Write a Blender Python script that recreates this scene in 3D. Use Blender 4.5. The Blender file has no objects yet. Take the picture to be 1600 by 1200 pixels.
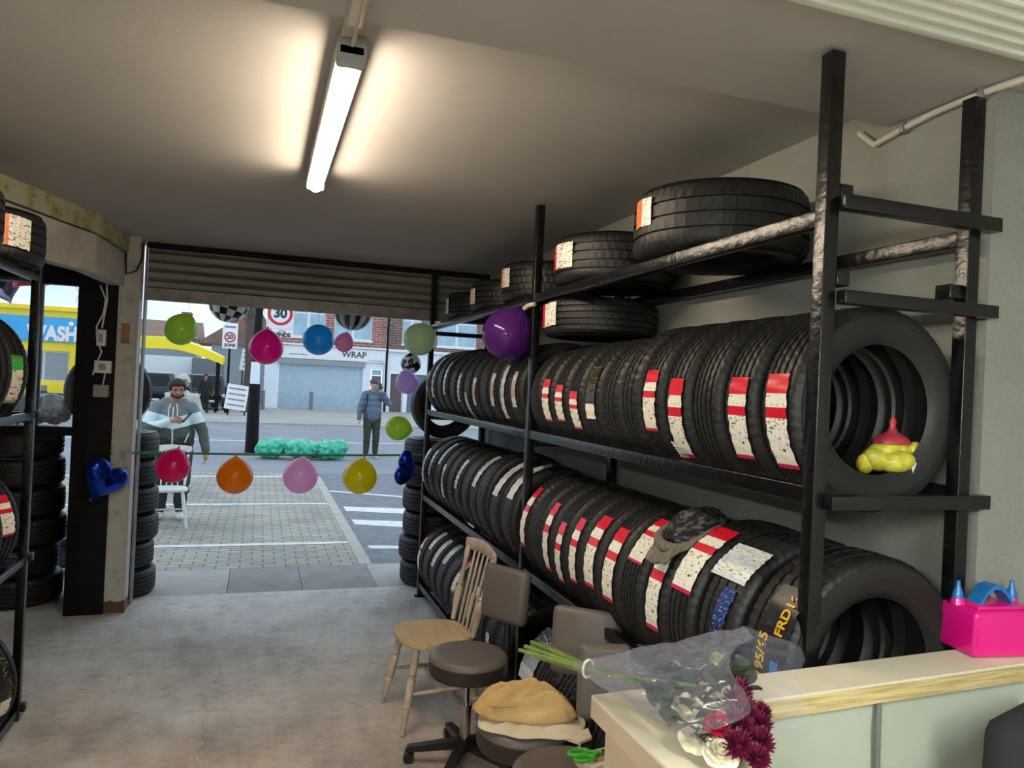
import bpy, bmesh, math, random
from mathutils import Vector, Matrix, noise
C = bpy.context.scene.collection
random.seed(7)
PI = math.pi

# ------------------------------------------------------------------ camera
F = 1158.0
Yc = Vector((-393, F, 13)).normalized()
X0 = Vector((3400, F, -165))
Zc = X0.cross(Yc).normalized()
Xc = Yc.cross(Zc).normalized()
# columns of the camera matrix: right, up, back, written in world axes
right = Vector((Xc[0], Yc[0], Zc[0])); fwd = Vector((Xc[1], Yc[1], Zc[1])); up = Vector((Xc[2], Yc[2], Zc[2]))
cam = bpy.data.cameras.new('camera'); camo = bpy.data.objects.new('camera', cam); C.objects.link(camo)
camo.matrix_world = Matrix(((right.x, up.x, -fwd.x, 0), (right.y, up.y, -fwd.y, 0), (right.z, up.z, -fwd.z, 1.8), (0, 0, 0, 1)))
cam.sensor_width = 36; cam.lens = 36*F/1600; cam.clip_start = .05; cam.clip_end = 400
bpy.context.scene.camera = camo

# ------------------------------------------------------------------ world
def S(r, g, b, a=1):
    f = lambda c: (c/255/12.92) if c/255 <= .04045 else ((c/255+.055)/1.055)**2.4
    return (f(r), f(g), f(b), a)
W = bpy.data.worlds.new('sky'); bpy.context.scene.world = W; W.use_nodes = True
nt = W.node_tree; nt.nodes.clear()
wo = nt.nodes.new('ShaderNodeOutputWorld'); bg = nt.nodes.new('ShaderNodeBackground')
tc = nt.nodes.new('ShaderNodeTexCoord'); mp = nt.nodes.new('ShaderNodeMapping'); mp.inputs['Scale'].default_value = (1.5, 1.5, 6)
nz = nt.nodes.new('ShaderNodeTexNoise'); nz.inputs['Scale'].default_value = 2.2; nz.inputs['Detail'].default_value = 6
cr = nt.nodes.new('ShaderNodeValToRGB')
cr.color_ramp.elements[0].position = .35; cr.color_ramp.elements[0].color = S(168, 192, 216)
cr.color_ramp.elements[1].position = .62; cr.color_ramp.elements[1].color = S(218, 230, 242)
nt.links.new(tc.outputs['Generated'], mp.inputs['Vector']); nt.links.new(mp.outputs[0], nz.inputs['Vector'])
nt.links.new(nz.outputs['Fac'], cr.inputs['Fac']); nt.links.new(cr.outputs[0], bg.inputs['Color'])
bg.inputs['Strength'].default_value = 1.08
nt.links.new(bg.outputs[0], wo.inputs['Surface'])
vs = bpy.context.scene.view_settings
bpy.context.scene.display_settings.display_device = 'sRGB'
vs.view_transform = 'Standard'; vs.look = 'None'; vs.gamma = 1; vs.use_curve_mapping = False
vs.exposure = 0.85
LAMP_NEAR = 42.0     # emission of the warm tube in view
FILL_REAR = 118.0     # emission of the cooler fill tubes, added unseen over the rear of the shop

# ------------------------------------------------------------------ materials
MATS = {}
def N(nt, t, **kw):
    n = nt.nodes.new(t)
    for k, v in kw.items():
        if k.startswith('i_'): n.inputs[k[2:].replace('_', ' ')].default_value = v
        else: setattr(n, k, v)
    return n
def ramp(nt, stops, interp='LINEAR'):
    n = nt.nodes.new('ShaderNodeValToRGB'); n.color_ramp.interpolation = interp
    el = n.color_ramp.elements
    while len(el) < len(stops): el.new(.5)
    for e, (p, c) in zip(el, stops): e.position = p; e.color = c if len(c) == 4 else (*c, 1)
    return n
def base(name, col=(.5, .5, .5, 1), rough=.6, metal=0, spec=.5):
    m = bpy.data.materials.new(name); m.use_nodes = True; nt = m.node_tree
    b = nt.nodes['Principled BSDF']
    b.inputs['Base Color'].default_value = col; b.inputs['Roughness'].default_value = rough
    b.inputs['Metallic'].default_value = metal; b.inputs['Specular IOR Level'].default_value = spec
    MATS[name] = m
    return m, nt, b
def P(name, col, rough=.6, metal=0, col2=None, scale=6, bump=0, bscale=None, coat=0, spec=.5, lo=.35, hi=.65, stretch=None, sub=0, subc=None):
    """painted / plain surface: two tones mixed by noise, optional bump"""
    m, nt, b = base(name, col, rough, metal, spec)
    if coat: b.inputs['Coat Weight'].default_value = coat; b.inputs['Coat Roughness'].default_value = .05
    t = N(nt, 'ShaderNodeTexCoord'); v = t.outputs['Object']
    if stretch:
        mpn = N(nt, 'ShaderNodeMapping'); mpn.inputs['Scale'].default_value = stretch
        nt.links.new(v, mpn.inputs['Vector']); v = mpn.outputs[0]
    if col2 is None: col2 = tuple(c*.86 for c in col[:3]) + (1,)
    n = N(nt, 'ShaderNodeTexNoise', i_Scale=scale, i_Detail=5.0, i_Roughness=.6)
    nt.links.new(v, n.inputs['Vector'])
    r = ramp(nt, [(lo, col2), (hi, col)])
    nt.links.new(n.outputs['Fac'], r.inputs['Fac']); nt.links.new(r.outputs[0], b.inputs['Base Color'])
    if bump:
        n2 = N(nt, 'ShaderNodeTexNoise', i_Scale=bscale or scale*6, i_Detail=4.0)
        nt.links.new(v, n2.inputs['Vector'])
        bp = N(nt, 'ShaderNodeBump', i_Strength=bump, i_Distance=.01)
        nt.links.new(n2.outputs['Fac'], bp.inputs['Height']); nt.links.new(bp.outputs[0], b.inputs['Normal'])
    if sub: b.inputs['Subsurface Weight'].default_value = sub; b.inputs['Subsurface Radius'].default_value = (.05, .05, .05)
    return m
def emit(name, col, s):
    m = bpy.data.materials.new(name); m.use_nodes = True; nt = m.node_tree; nt.nodes.clear()
    o = N(nt, 'ShaderNodeOutputMaterial'); e = N(nt, 'ShaderNodeEmission'); e.inputs[0].default_value = col; e.inputs[1].default_value = s
    nt.links.new(e.outputs[0], o.inputs[0]); MATS[name] = m; return m
def film(name, col, alpha, rough=.08):
    """clear sheet: mostly transparent with a gloss on top"""
    m = bpy.data.materials.new(name); m.use_nodes = True; nt = m.node_tree; nt.nodes.clear()
    o = N(nt, 'ShaderNodeOutputMaterial'); mx = N(nt, 'ShaderNodeMixShader'); tr = N(nt, 'ShaderNodeBsdfTransparent')
    pr = N(nt, 'ShaderNodeBsdfPrincipled'); pr.inputs['Base Color'].default_value = col; pr.inputs['Roughness'].default_value = rough
    fr = N(nt, 'ShaderNodeLayerWeight', i_Blend=.35)
    mm = N(nt, 'ShaderNodeMath', operation='ADD'); mm.inputs[1].default_value = alpha; mm.use_clamp = True
    mu = N(nt, 'ShaderNodeMath', operation='MULTIPLY'); mu.inputs[1].default_value = .45
    nt.links.new(fr.outputs['Facing'], mu.inputs[0]); nt.links.new(mu.outputs[0], mm.inputs[0])
    nt.links.new(mm.outputs[0], mx.inputs[0]); nt.links.new(tr.outputs[0], mx.inputs[1]); nt.links.new(pr.outputs[0], mx.inputs[2])
    nt.links.new(mx.outputs[0], o.inputs[0]); MATS[name] = m; return m

P('wall_paint', S(138, 138, 131), .75, col2=S(129, 129, 122), scale=2.5, bump=.35, bscale=60)
P('ceiling_paint', S(174, 170, 165), .8, col2=S(166, 162, 157), scale=1.2, bump=.12, bscale=20)
P('white_gloss', S(226, 230, 218), .45, col2=S(214, 218, 206), scale=3)
P('beam_paint', S(196, 190, 180), .7, col2=S(172, 165, 152), scale=5, bump=.2)
P('black_gloss', S(17, 17, 18), .26, col2=S(10, 10, 11), scale=9, bump=.25, bscale=40)
P('black_frame', S(12, 12, 13), .5, col2=S(7, 7, 8), scale=5, bump=.2, spec=.2)
P('rubber', S(31, 30, 30), .5, col2=S(23, 22, 22), scale=7, bump=.1, bscale=90, spec=.45)
P('rubber_dusty', S(58, 57, 55), .75, col2=S(44, 43, 42), scale=5, bump=.15, bscale=60, spec=.3)
P('shutter_metal', S(140, 138, 132), .5, .35, col2=S(110, 108, 102), scale=3, stretch=(.6, 1, 8))
P('galv', S(150, 150, 146), .45, .5, col2=S(118, 118, 114), scale=7)
P('white_plastic', S(226, 226, 222), .45)
P('grey_plastic', S(150, 150, 148), .5)
P('chrome', S(190, 190, 190), .18, 1)
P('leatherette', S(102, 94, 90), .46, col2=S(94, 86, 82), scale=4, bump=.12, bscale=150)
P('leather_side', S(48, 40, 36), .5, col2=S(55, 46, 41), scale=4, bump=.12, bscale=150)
P('black_plastic', S(26, 26, 28), .4, bump=.06)
P('pale_wood', S(200, 176, 138), .5, col2=S(182, 156, 118), scale=4, stretch=(1, 12, 12), bump=.06)
P('worn_wood', S(200, 184, 166), .6, col2=S(164, 146, 128), scale=9, bump=.1)
P('white_paint', S(228, 228, 222), .5)
P('pine_edge', S(206, 186, 136), .6, col2=S(172, 150, 98), scale=5, stretch=(1, 14, 30), lo=.4, hi=.6)
P('board_white', S(222, 212, 190), .5, col2=S(212, 201, 178), scale=4)
P('mdf', S(192, 170, 146), .55, col2=S(184, 161, 136), scale=5)
P('panel_green', S(176, 182, 168), .6, col2=S(168, 174, 160), scale=3, bump=.1)
P('pink_plastic', S(226, 16, 130), .3, coat=.3)
P('blue_plastic', S(28, 110, 178), .35, coat=.2)
P('grey_wire', S(110, 112, 108), .5)
P('cream_wire', S(200, 190, 176), .5)
P('ribbon_green', S(40, 140, 92), .45)
P('brick_blue', S(70, 90, 140), .7)
P('yellow_paint', S(250, 226, 20), .4, col2=S(240, 212, 14), scale=2)
P('sign_blue', S(58, 170, 226), .4, col2=S(50, 160, 220), scale=2)
P('sign_white', S(240, 240, 240), .4)
P('sign_red', S(200, 30, 40), .4)
P('sign_black', S(25, 25, 28), .4)
P('sign_grey', S(120, 126, 132), .5)
P('upvc', S(232, 236, 238), .4)
P('render_white', S(232, 238, 244), .6, col2=S(222, 230, 238), scale=1)
P('render_grey', S(150, 158, 164), .7)
P('roof_tile', S(140, 112, 98), .8, col2=S(120, 95, 84), scale=3)
P('door_brown', S(100, 84, 84), .5)
P('door_blue', S(104, 120, 138), .5)
P('concrete_post', S(128, 132, 134), .8, col2=S(104, 108, 110), scale=4)
P('bag_green', S(70, 205, 165), .35, col2=S(36, 150, 118), scale=9, bump=.8, bscale=28, coat=.3)
P('skin', S(176, 126, 98), .55, sub=.1)
P('skin_light', S(206, 158, 134), .55, sub=.1)
P('hair', S(26, 22, 22), .7, bump=.4)
P('eye', S(20, 18, 18), .3)
P('lips', S(140, 80, 72), .5)
P('trouser_dark', S(40, 48, 44), .8)
P('trouser_camo', S(66, 68, 58), .85, col2=S(40, 42, 36), scale=12)
P('shoe_white', S(214, 214, 210), .5)
P('shoe_dark', S(40, 40, 42), .5)
P('jacket_pale', S(188, 190, 178), .8)
P('black_cloth', S(26, 27, 30), .85)
P('cap_brown', S(86, 66, 60), .8)
P('phone_black', S(16, 16, 18), .2)
P('tan_cloth', S(204, 170, 116), .75, col2=S(188, 150, 96), scale=5, bump=.3, bscale=30)
P('cream_cloth', S(214, 200, 176), .8, col2=S(200, 184, 160), scale=6, bump=.3, bscale=30)
P('scissor_green', S(70, 180, 50), .3, coat=.3)
P('steel', S(200, 200, 204), .2, 1)
P('stem', S(108, 122, 56), .5, col2=S(74, 92, 36), scale=20)
P('leaf', S(48, 66, 34), .5, col2=S(30, 46, 24), scale=18)
P('petal_white', S(238, 230, 206), .5, col2=S(226, 214, 184), scale=30, sub=.15)
P('petal_burgundy', S(112, 16, 56), .5, col2=S(72, 8, 34), scale=40)
P('petal_red', S(190, 24, 66), .5, col2=S(150, 14, 40), scale=30)
P('bud_green', S(170, 190, 100), .5)
P('knit_grey', S(146, 138, 124), .9, col2=S(110, 102, 90), scale=40, bump=1, bscale=90, stretch=(1, 4, 1))
P('produce_yellow', S(226, 210, 70), .4, col2=S(170, 170, 60), scale=30, coat=.3)
P('net_red', S(206, 40, 60), .5, col2=S(120, 60, 70), scale=60)
P('car_black', S(20, 22, 26), .15, .2, coat=.6)
P('car_green', S(30, 52, 56), .2, .2, coat=.6)
P('car_silver', S(180, 184, 188), .2, .5, coat=.5)
P('car_glass', S(34, 42, 48), .3, spec=.2)
P('lamp_glass', S(240, 240, 230), .1)
P('dirt_blue_paint', S(180, 180, 176), .5)
P('bark', S(86, 78, 70), .9, bump=.6)
P('asphalt', S(140, 144, 150), .9, col2=S(126, 130, 138), scale=.6, bump=.2, bscale=80)
P('asphalt_near', S(126, 130, 134), .9, col2=S(108, 112, 118), scale=5, bump=.3, bscale=60)
P('kerb_stone', S(176, 174, 166), .8, col2=S(160, 158, 150), scale=4)
P('line_paint', S(228, 230, 230), .7, col2=S(200, 202, 202), scale=8)
P('pavement_far', S(170, 168, 160), .9, col2=S(150, 150, 146), scale=.8)
P('slab_dark', S(150, 150, 148), .85, col2=S(134, 134, 132), scale=4, bump=.2)
P('slab_light', S(178, 176, 172), .85, col2=S(164, 163, 160), scale=4, bump=.2)
P('foil_blue', S(20, 70, 190), .22, .75, col2=S(14, 40, 140), scale=5, bump=.7, bscale=12)
P('foil_red', S(190, 24, 50), .2, .6, bump=.5, bscale=12)
P('foil_silver', S(120, 112, 140), .2, .8, bump=.5, bscale=12)
film('window_glass', (.8, .9, .95, 1), .04, .02)
film('cellophane', (.42, .42, .52, 1), .08, .05)
emit('tube_warm', (1, .83, .62, 1), LAMP_NEAR)
emit('fill_cool', (.93, 1, .93, 1), FILL_REAR)
def balloon_mat(name, col):
    m, nt, b = base(name, col, .14); b.inputs['Coat Weight'].default_value = .5; b.inputs['Coat Roughness'].default_value = .06
    n = N(nt, 'ShaderNodeTexNoise', i_Scale=2.0); t = N(nt, 'ShaderNodeTexCoord'); nt.links.new(t.outputs['Object'], n.inputs['Vector'])
    col = tuple(min(1, c**.75*1.05) for c in col[:3])+(1,)
    r = ramp(nt, [(.3, tuple(c*.92 for c in col[:3])), (.7, col)]); nt.links.new(n.outputs['Fac'], r.inputs['Fac']); nt.links.new(r.outputs[0], b.inputs['Base Color'])
    gm = N(nt, 'ShaderNodeGamma'); gm.inputs[1].default_value = .75; nt.links.new(r.outputs[0], gm.inputs[0])
    tr = N(nt, 'ShaderNodeBsdfTranslucent'); nt.links.new(gm.outputs[0], tr.inputs['Color']); mx = N(nt, 'ShaderNodeMixShader'); mx.inputs[0].default_value = .55
    o = [q for q in nt.nodes if q.type == 'OUTPUT_MATERIAL'][0]
    nt.links.new(b.outputs[0], mx.inputs[1]); nt.links.new(tr.outputs[0], mx.inputs[2]); nt.links.new(mx.outputs[0], o.inputs[0])
balloon_mat('latex_magenta', S(250, 16, 150)); balloon_mat('latex_lime', S(176, 224, 64)); balloon_mat('latex_blue', S(20, 165, 255))
balloon_mat('latex_pink', S(250, 178, 234)); balloon_mat('latex_rose', S(252, 150, 210)); balloon_mat('latex_sage', S(196, 222, 178))
balloon_mat('latex_lilac', S(204, 172, 255)); balloon_mat('latex_red', S(240, 14, 100)); balloon_mat('latex_orange', S(246, 124, 4))
balloon_mat('latex_yellow', S(230, 212, 6)); balloon_mat('latex_purple', S(76, 24, 116))

def checker_mat(name, a, b_, kind, sc):
    m, nt, b = base(name, a, .25)
    t = N(nt, 'ShaderNodeTexCoord')
    if kind == 'spots':
        x = N(nt, 'ShaderNodeTexNoise', i_Scale=sc, i_Detail=0.0); nt.links.new(t.outputs['Object'], x.inputs['Vector'])
        r = ramp(nt, [(0, a), (.45, b_)], 'CONSTANT'); nt.links.new(x.outputs['Fac'], r.inputs['Fac']); nt.links.new(r.outputs[0], b.inputs['Base Color'])
    else:
        # latitude / longitude squares or longitude stripes from the object's own axes
        sep = N(nt, 'ShaderNodeSeparateXYZ'); nt.links.new(t.outputs['Object'], sep.inputs[0])
        at = N(nt, 'ShaderNodeMath', operation='ARCTAN2'); nt.links.new(sep.outputs[0], at.inputs[0]); nt.links.new(sep.outputs[1], at.inputs[1])
        mu = N(nt, 'ShaderNodeMath', operation='MULTIPLY'); mu.inputs[1].default_value = sc; nt.links.new(at.outputs[0], mu.inputs[0])
        s1 = N(nt, 'ShaderNodeMath', operation='SINE'); nt.links.new(mu.outputs[0], s1.inputs[0]); out = s1.outputs[0]
        if kind == 'check':
            mz = N(nt, 'ShaderNodeMath', operation='MULTIPLY'); mz.inputs[1].default_value = 55; nt.links.new(sep.outputs[2], mz.inputs[0])
            s2 = N(nt, 'ShaderNodeMath', operation='SINE'); nt.links.new(mz.outputs[0], s2.inputs[0])
            pr = N(nt, 'ShaderNodeMath', operation='MULTIPLY'); nt.links.new(out, pr.inputs[0]); nt.links.new(s2.outputs[0], pr.inputs[1]); out = pr.outputs[0]
        g = N(nt, 'ShaderNodeMath', operation='GREATER_THAN'); g.inputs[1].default_value = 0; nt.links.new(out, g.inputs[0])
        mx = N(nt, 'ShaderNodeMixRGB'); mx.inputs[1].default_value = a; mx.inputs[2].default_value = b_
        nt.links.new(g.outputs[0], mx.inputs[0]); nt.links.new(mx.outputs[0], b.inputs['Base Color'])
checker_mat('ball_check', S(225, 228, 222), S(22, 26, 26), 'check', 6)
checker_mat('ball_stripe', S(170, 172, 180), S(20, 20, 26), 'stripe', 9)
checker_mat('ball_cow', S(20, 24, 34), S(232, 238, 244), 'spots', 18)
P('knit_dark', S(98, 96, 94), .95, col2=S(24, 24, 28), scale=26, bump=1, bscale=80, stretch=(1, 1, 3), lo=.5, hi=.6)

def floor_mat():
    m, nt, b = base('shop_concrete', rough=.6)
    g = N(nt, 'ShaderNodeTexCoord'); v = g.outputs['Object']
    n1 = N(nt, 'ShaderNodeTexNoise', i_Scale=1.1, i_Detail=8.0, i_Roughness=.65); nt.links.new(v, n1.inputs['Vector'])
    r1 = ramp(nt, [(.34, S(166, 165, 162)), (.5, S(205, 205, 203)), (.66, S(226, 226, 225))]); nt.links.new(n1.outputs['Fac'], r1.inputs['Fac'])
    r2 = ramp(nt, [(.34, S(160, 140, 124)), (.5, S(202, 180, 164)), (.66, S(222, 206, 192))]); nt.links.new(n1.outputs['Fac'], r2.inputs['Fac'])
    sep = N(nt, 'ShaderNodeSeparateXYZ'); nt.links.new(v, sep.inputs[0])
    n2 = N(nt, 'ShaderNodeTexNoise', i_Scale=1.6, i_Detail=4.0); nt.links.new(v, n2.inputs['Vector'])
    a = N(nt, 'ShaderNodeMath', operation='MULTIPLY_ADD'); a.inputs[1].default_value = 2.4; nt.links.new(n2.outputs['Fac'], a.inputs[0]); nt.links.new(sep.outputs[1], a.inputs[2])
    mr = N(nt, 'ShaderNodeMapRange'); mr.inputs['From Min'].default_value = 4.4; mr.inputs['From Max'].default_value = 6.0; mr.inputs['To Min'].default_value = 1; mr.inputs['To Max'].default_value = 0
    nt.links.new(a.outputs[0], mr.inputs['Value'])
    mx = N(nt, 'ShaderNodeMixRGB'); nt.links.new(mr.outputs[0], mx.inputs[0]); nt.links.new(r1.outputs[0], mx.inputs[1]); nt.links.new(r2.outputs[0], mx.inputs[2])
    # fine cracks
    vo = N(nt, 'ShaderNodeTexVoronoi', feature='DISTANCE_TO_EDGE', i_Scale=.55)
    n3 = N(nt, 'ShaderNodeTexNoise', i_Scale=3.0, i_Detail=6.0); nt.links.new(v, n3.inputs['Vector'])
    ad = N(nt, 'ShaderNodeMixRGB', blend_type='ADD'); ad.inputs[0].default_value = .5; nt.links.new(v, ad.inputs[1]); nt.links.new(n3.outputs['Color'], ad.inputs[2]); nt.links.new(ad.outputs[0], vo.inputs['Vector'])
    rc = ramp(nt, [(0, (.6, .6, .6)), (.003, (1, 1, 1))]); nt.links.new(vo.outputs['Distance'], rc.inputs['Fac'])
    m2 = N(nt, 'ShaderNodeMixRGB', blend_type='MULTIPLY'); m2.inputs[0].default_value = .7; nt.links.new(mx.outputs[0], m2.inputs[1]); nt.links.new(rc.outputs[0], m2.inputs[2])
    n4 = N(nt, 'ShaderNodeTexNoise', i_Scale=9.0, i_Detail=12.0, i_Roughness=.75); nt.links.new(v, n4.inputs['Vector'])
    r4 = ramp(nt, [(.36, (.72, .71, .70)), (.5, (.97, .97, .97)), (.66, (1.08, 1.08, 1.07))]); nt.links.new(n4.outputs['Fac'], r4.inputs['Fac'])
    m3 = N(nt, 'ShaderNodeMixRGB', blend_type='MULTIPLY'); m3.inputs[0].default_value = .9; nt.links.new(m2.outputs[0], m3.inputs[1]); nt.links.new(r4.outputs[0], m3.inputs[2])
    nt.links.new(m3.outputs[0], b.inputs['Base Color'])
    bp = N(nt, 'ShaderNodeBump', i_Strength=.55, i_Distance=.03); nt.links.new(n4.outputs['Fac'], bp.inputs['Height']); nt.links.new(bp.outputs[0], b.inputs['Normal'])
floor_mat()
def brick_mat(name, c1, c2, mortar, bw, rh, scale, mort=.02, axis='XY', rough=.85, bump=.4):
    m, nt, b = base(name, rough=rough)
    t = N(nt, 'ShaderNodeTexCoord'); v = t.outputs['Object']
    if axis == 'XZ':
        s = N(nt, 'ShaderNodeSeparateXYZ'); c = N(nt, 'ShaderNodeCombineXYZ'); nt.links.new(v, s.inputs[0])
        nt.links.new(s.outputs[0], c.inputs[0]); nt.links.new(s.outputs[2], c.inputs[1]); v = c.outputs[0]
    br = N(nt, 'ShaderNodeTexBrick'); nt.links.new(v, br.inputs['Vector'])
    br.inputs['Color1'].default_value = c1; br.inputs['Color2'].default_value = c2; br.inputs['Mortar'].default_value = mortar
    br.inputs['Scale'].default_value = scale; br.inputs['Mortar Size'].default_value = mort; br.inputs['Brick Width'].default_value = bw; br.inputs['Row Height'].default_value = rh
    n = N(nt, 'ShaderNodeTexNoise', i_Scale=.9, i_Detail=4.0); nt.links.new(t.outputs['Object'], n.inputs['Vector'])
    r = ramp(nt, [(.35, (.82, .82, .78)), (.65, (1.08, 1.06, 1.0))]); nt.links.new(n.outputs['Fac'], r.inputs['Fac'])
    mx = N(nt, 'ShaderNodeMixRGB', blend_type='MULTIPLY'); mx.inputs[0].default_value = 1; nt.links.new(br.outputs['Color'], mx.inputs[1]); nt.links.new(r.outputs[0], mx.inputs[2])
    nt.links.new(mx.outputs[0], b.inputs['Base Color'])
    bp = N(nt, 'ShaderNodeBump', i_Strength=bump, i_Distance=.01); bp.invert = True; nt.links.new(br.outputs['Fac'], bp.inputs['Height']); nt.links.new(bp.outputs[0], b.inputs['Normal'])
brick_mat('block_paving', S(172, 170, 162), S(152, 150, 144), S(110, 110, 106), .21, .105, 1, .008)
brick_mat('brick_red', S(168, 104, 92), S(140, 84, 76), S(176, 168, 160), .45, .15, 1, .02, 'XZ')
brick_mat('brick_dark', S(128, 96, 84), S(104, 80, 74), S(150, 140, 132), .45, .15, 1, .02, 'XZ')

def mould_mat():
    m, nt, b = base('mouldy_coving', rough=.85)
    t = N(nt, 'ShaderNodeTexCoord'); v = t.outputs['Object']
    n = N(nt, 'ShaderNodeTexNoise', i_Scale=7.0, i_Detail=8.0, i_Roughness=.75); nt.links.new(v, n.inputs['Vector'])
    r = ramp(nt, [(.36, S(120, 110, 84)), (.48, S(168, 164, 112)), (.58, S(180, 172, 156))]); nt.links.new(n.outputs['Fac'], r.inputs['Fac']); nt.links.new(r.outputs[0], b.inputs['Base Color'])
mould_mat()
def post_mat():
    m, nt, b = base('post_paint', rough=.5)
    t = N(nt, 'ShaderNodeTexCoord'); v = t.outputs['Object']
    n = N(nt, 'ShaderNodeTexNoise', i_Scale=9.0, i_Detail=8.0, i_Roughness=.7); nt.links.new(v, n.inputs['Vector'])
    r = ramp(nt, [(.3, S(120, 112, 104)), (.42, S(176, 174, 168)), (.7, S(190, 188, 182))]); nt.links.new(n.outputs['Fac'], r.inputs['Fac'])
    s = N(nt, 'ShaderNodeSeparateXYZ'); nt.links.new(v, s.inputs[0])
    a = N(nt, 'ShaderNodeMath', operation='MULTIPLY_ADD'); a.inputs[1].default_value = .12; nt.links.new(n.outputs['Fac'], a.inputs[0]); nt.links.new(s.outputs[2], a.inputs[2])
    lt = N(nt, 'ShaderNodeMath', operation='LESS_THAN'); lt.inputs[1].default_value = .15; nt.links.new(a.outputs[0], lt.inputs[0])
    mx = N(nt, 'ShaderNodeMixRGB'); mx.inputs[2].default_value = S(92, 62, 44); nt.links.new(lt.outputs[0], mx.inputs[0]); nt.links.new(r.outputs[0], mx.inputs[1]); nt.links.new(mx.outputs[0], b.inputs['Base Color'])
post_mat()
def zone_mat(name, stops, axis=2, noise_amt=0, rough=.8):
    """cloth with colour blocks along one of the garment's own axes"""
    m, nt, b = base(name, rough=rough)
    t = N(nt, 'ShaderNodeTexCoord'); s = N(nt, 'ShaderNodeSeparateXYZ'); nt.links.new(t.outputs['Object'], s.inputs[0])
    mr = N(nt, 'ShaderNodeMapRange'); mr.inputs['From Max'].default_value = 2; nt.links.new(s.outputs[axis], mr.inputs['Value'])
    if noise_amt:
        ab = N(nt, 'ShaderNodeMath', operation='ABSOLUTE'); nt.links.new(s.outputs[0], ab.inputs[0])
        ma = N(nt, 'ShaderNodeMath', operation='MULTIPLY_ADD'); ma.inputs[1].default_value = noise_amt; nt.links.new(ab.outputs[0], ma.inputs[0]); nt.links.new(s.outputs[2], ma.inputs[2]); nt.links.new(ma.outputs[0], mr.inputs['Value'])
    r = ramp(nt, [(p/2, c) for p, c in stops], 'CONSTANT'); nt.links.new(mr.outputs[0], r.inputs['Fac']); nt.links.new(r.outputs[0], b.inputs['Base Color'])
    n = N(nt, 'ShaderNodeTexNoise', i_Scale=14.0, i_Detail=3.0); nt.links.new(t.outputs['Object'], n.inputs['Vector'])
    bp = N(nt, 'ShaderNodeBump', i_Strength=.5, i_Distance=.02); nt.links.new(n.outputs['Fac'], bp.inputs['Height']); nt.links.new(bp.outputs[0], b.inputs['Normal'])
zone_mat('jacket_block', [(0, S(78, 86, 78)), (1.10, S(206, 226, 226)), (1.235, S(112, 122, 124))], noise_amt=-.32)
zone_mat('puffer', [(0, S(88, 102, 118))] + [(1.0+.07*i, S(*(88, 102, 118) if i % 2 else (104, 118, 134))) for i in range(1, 8)])

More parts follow.
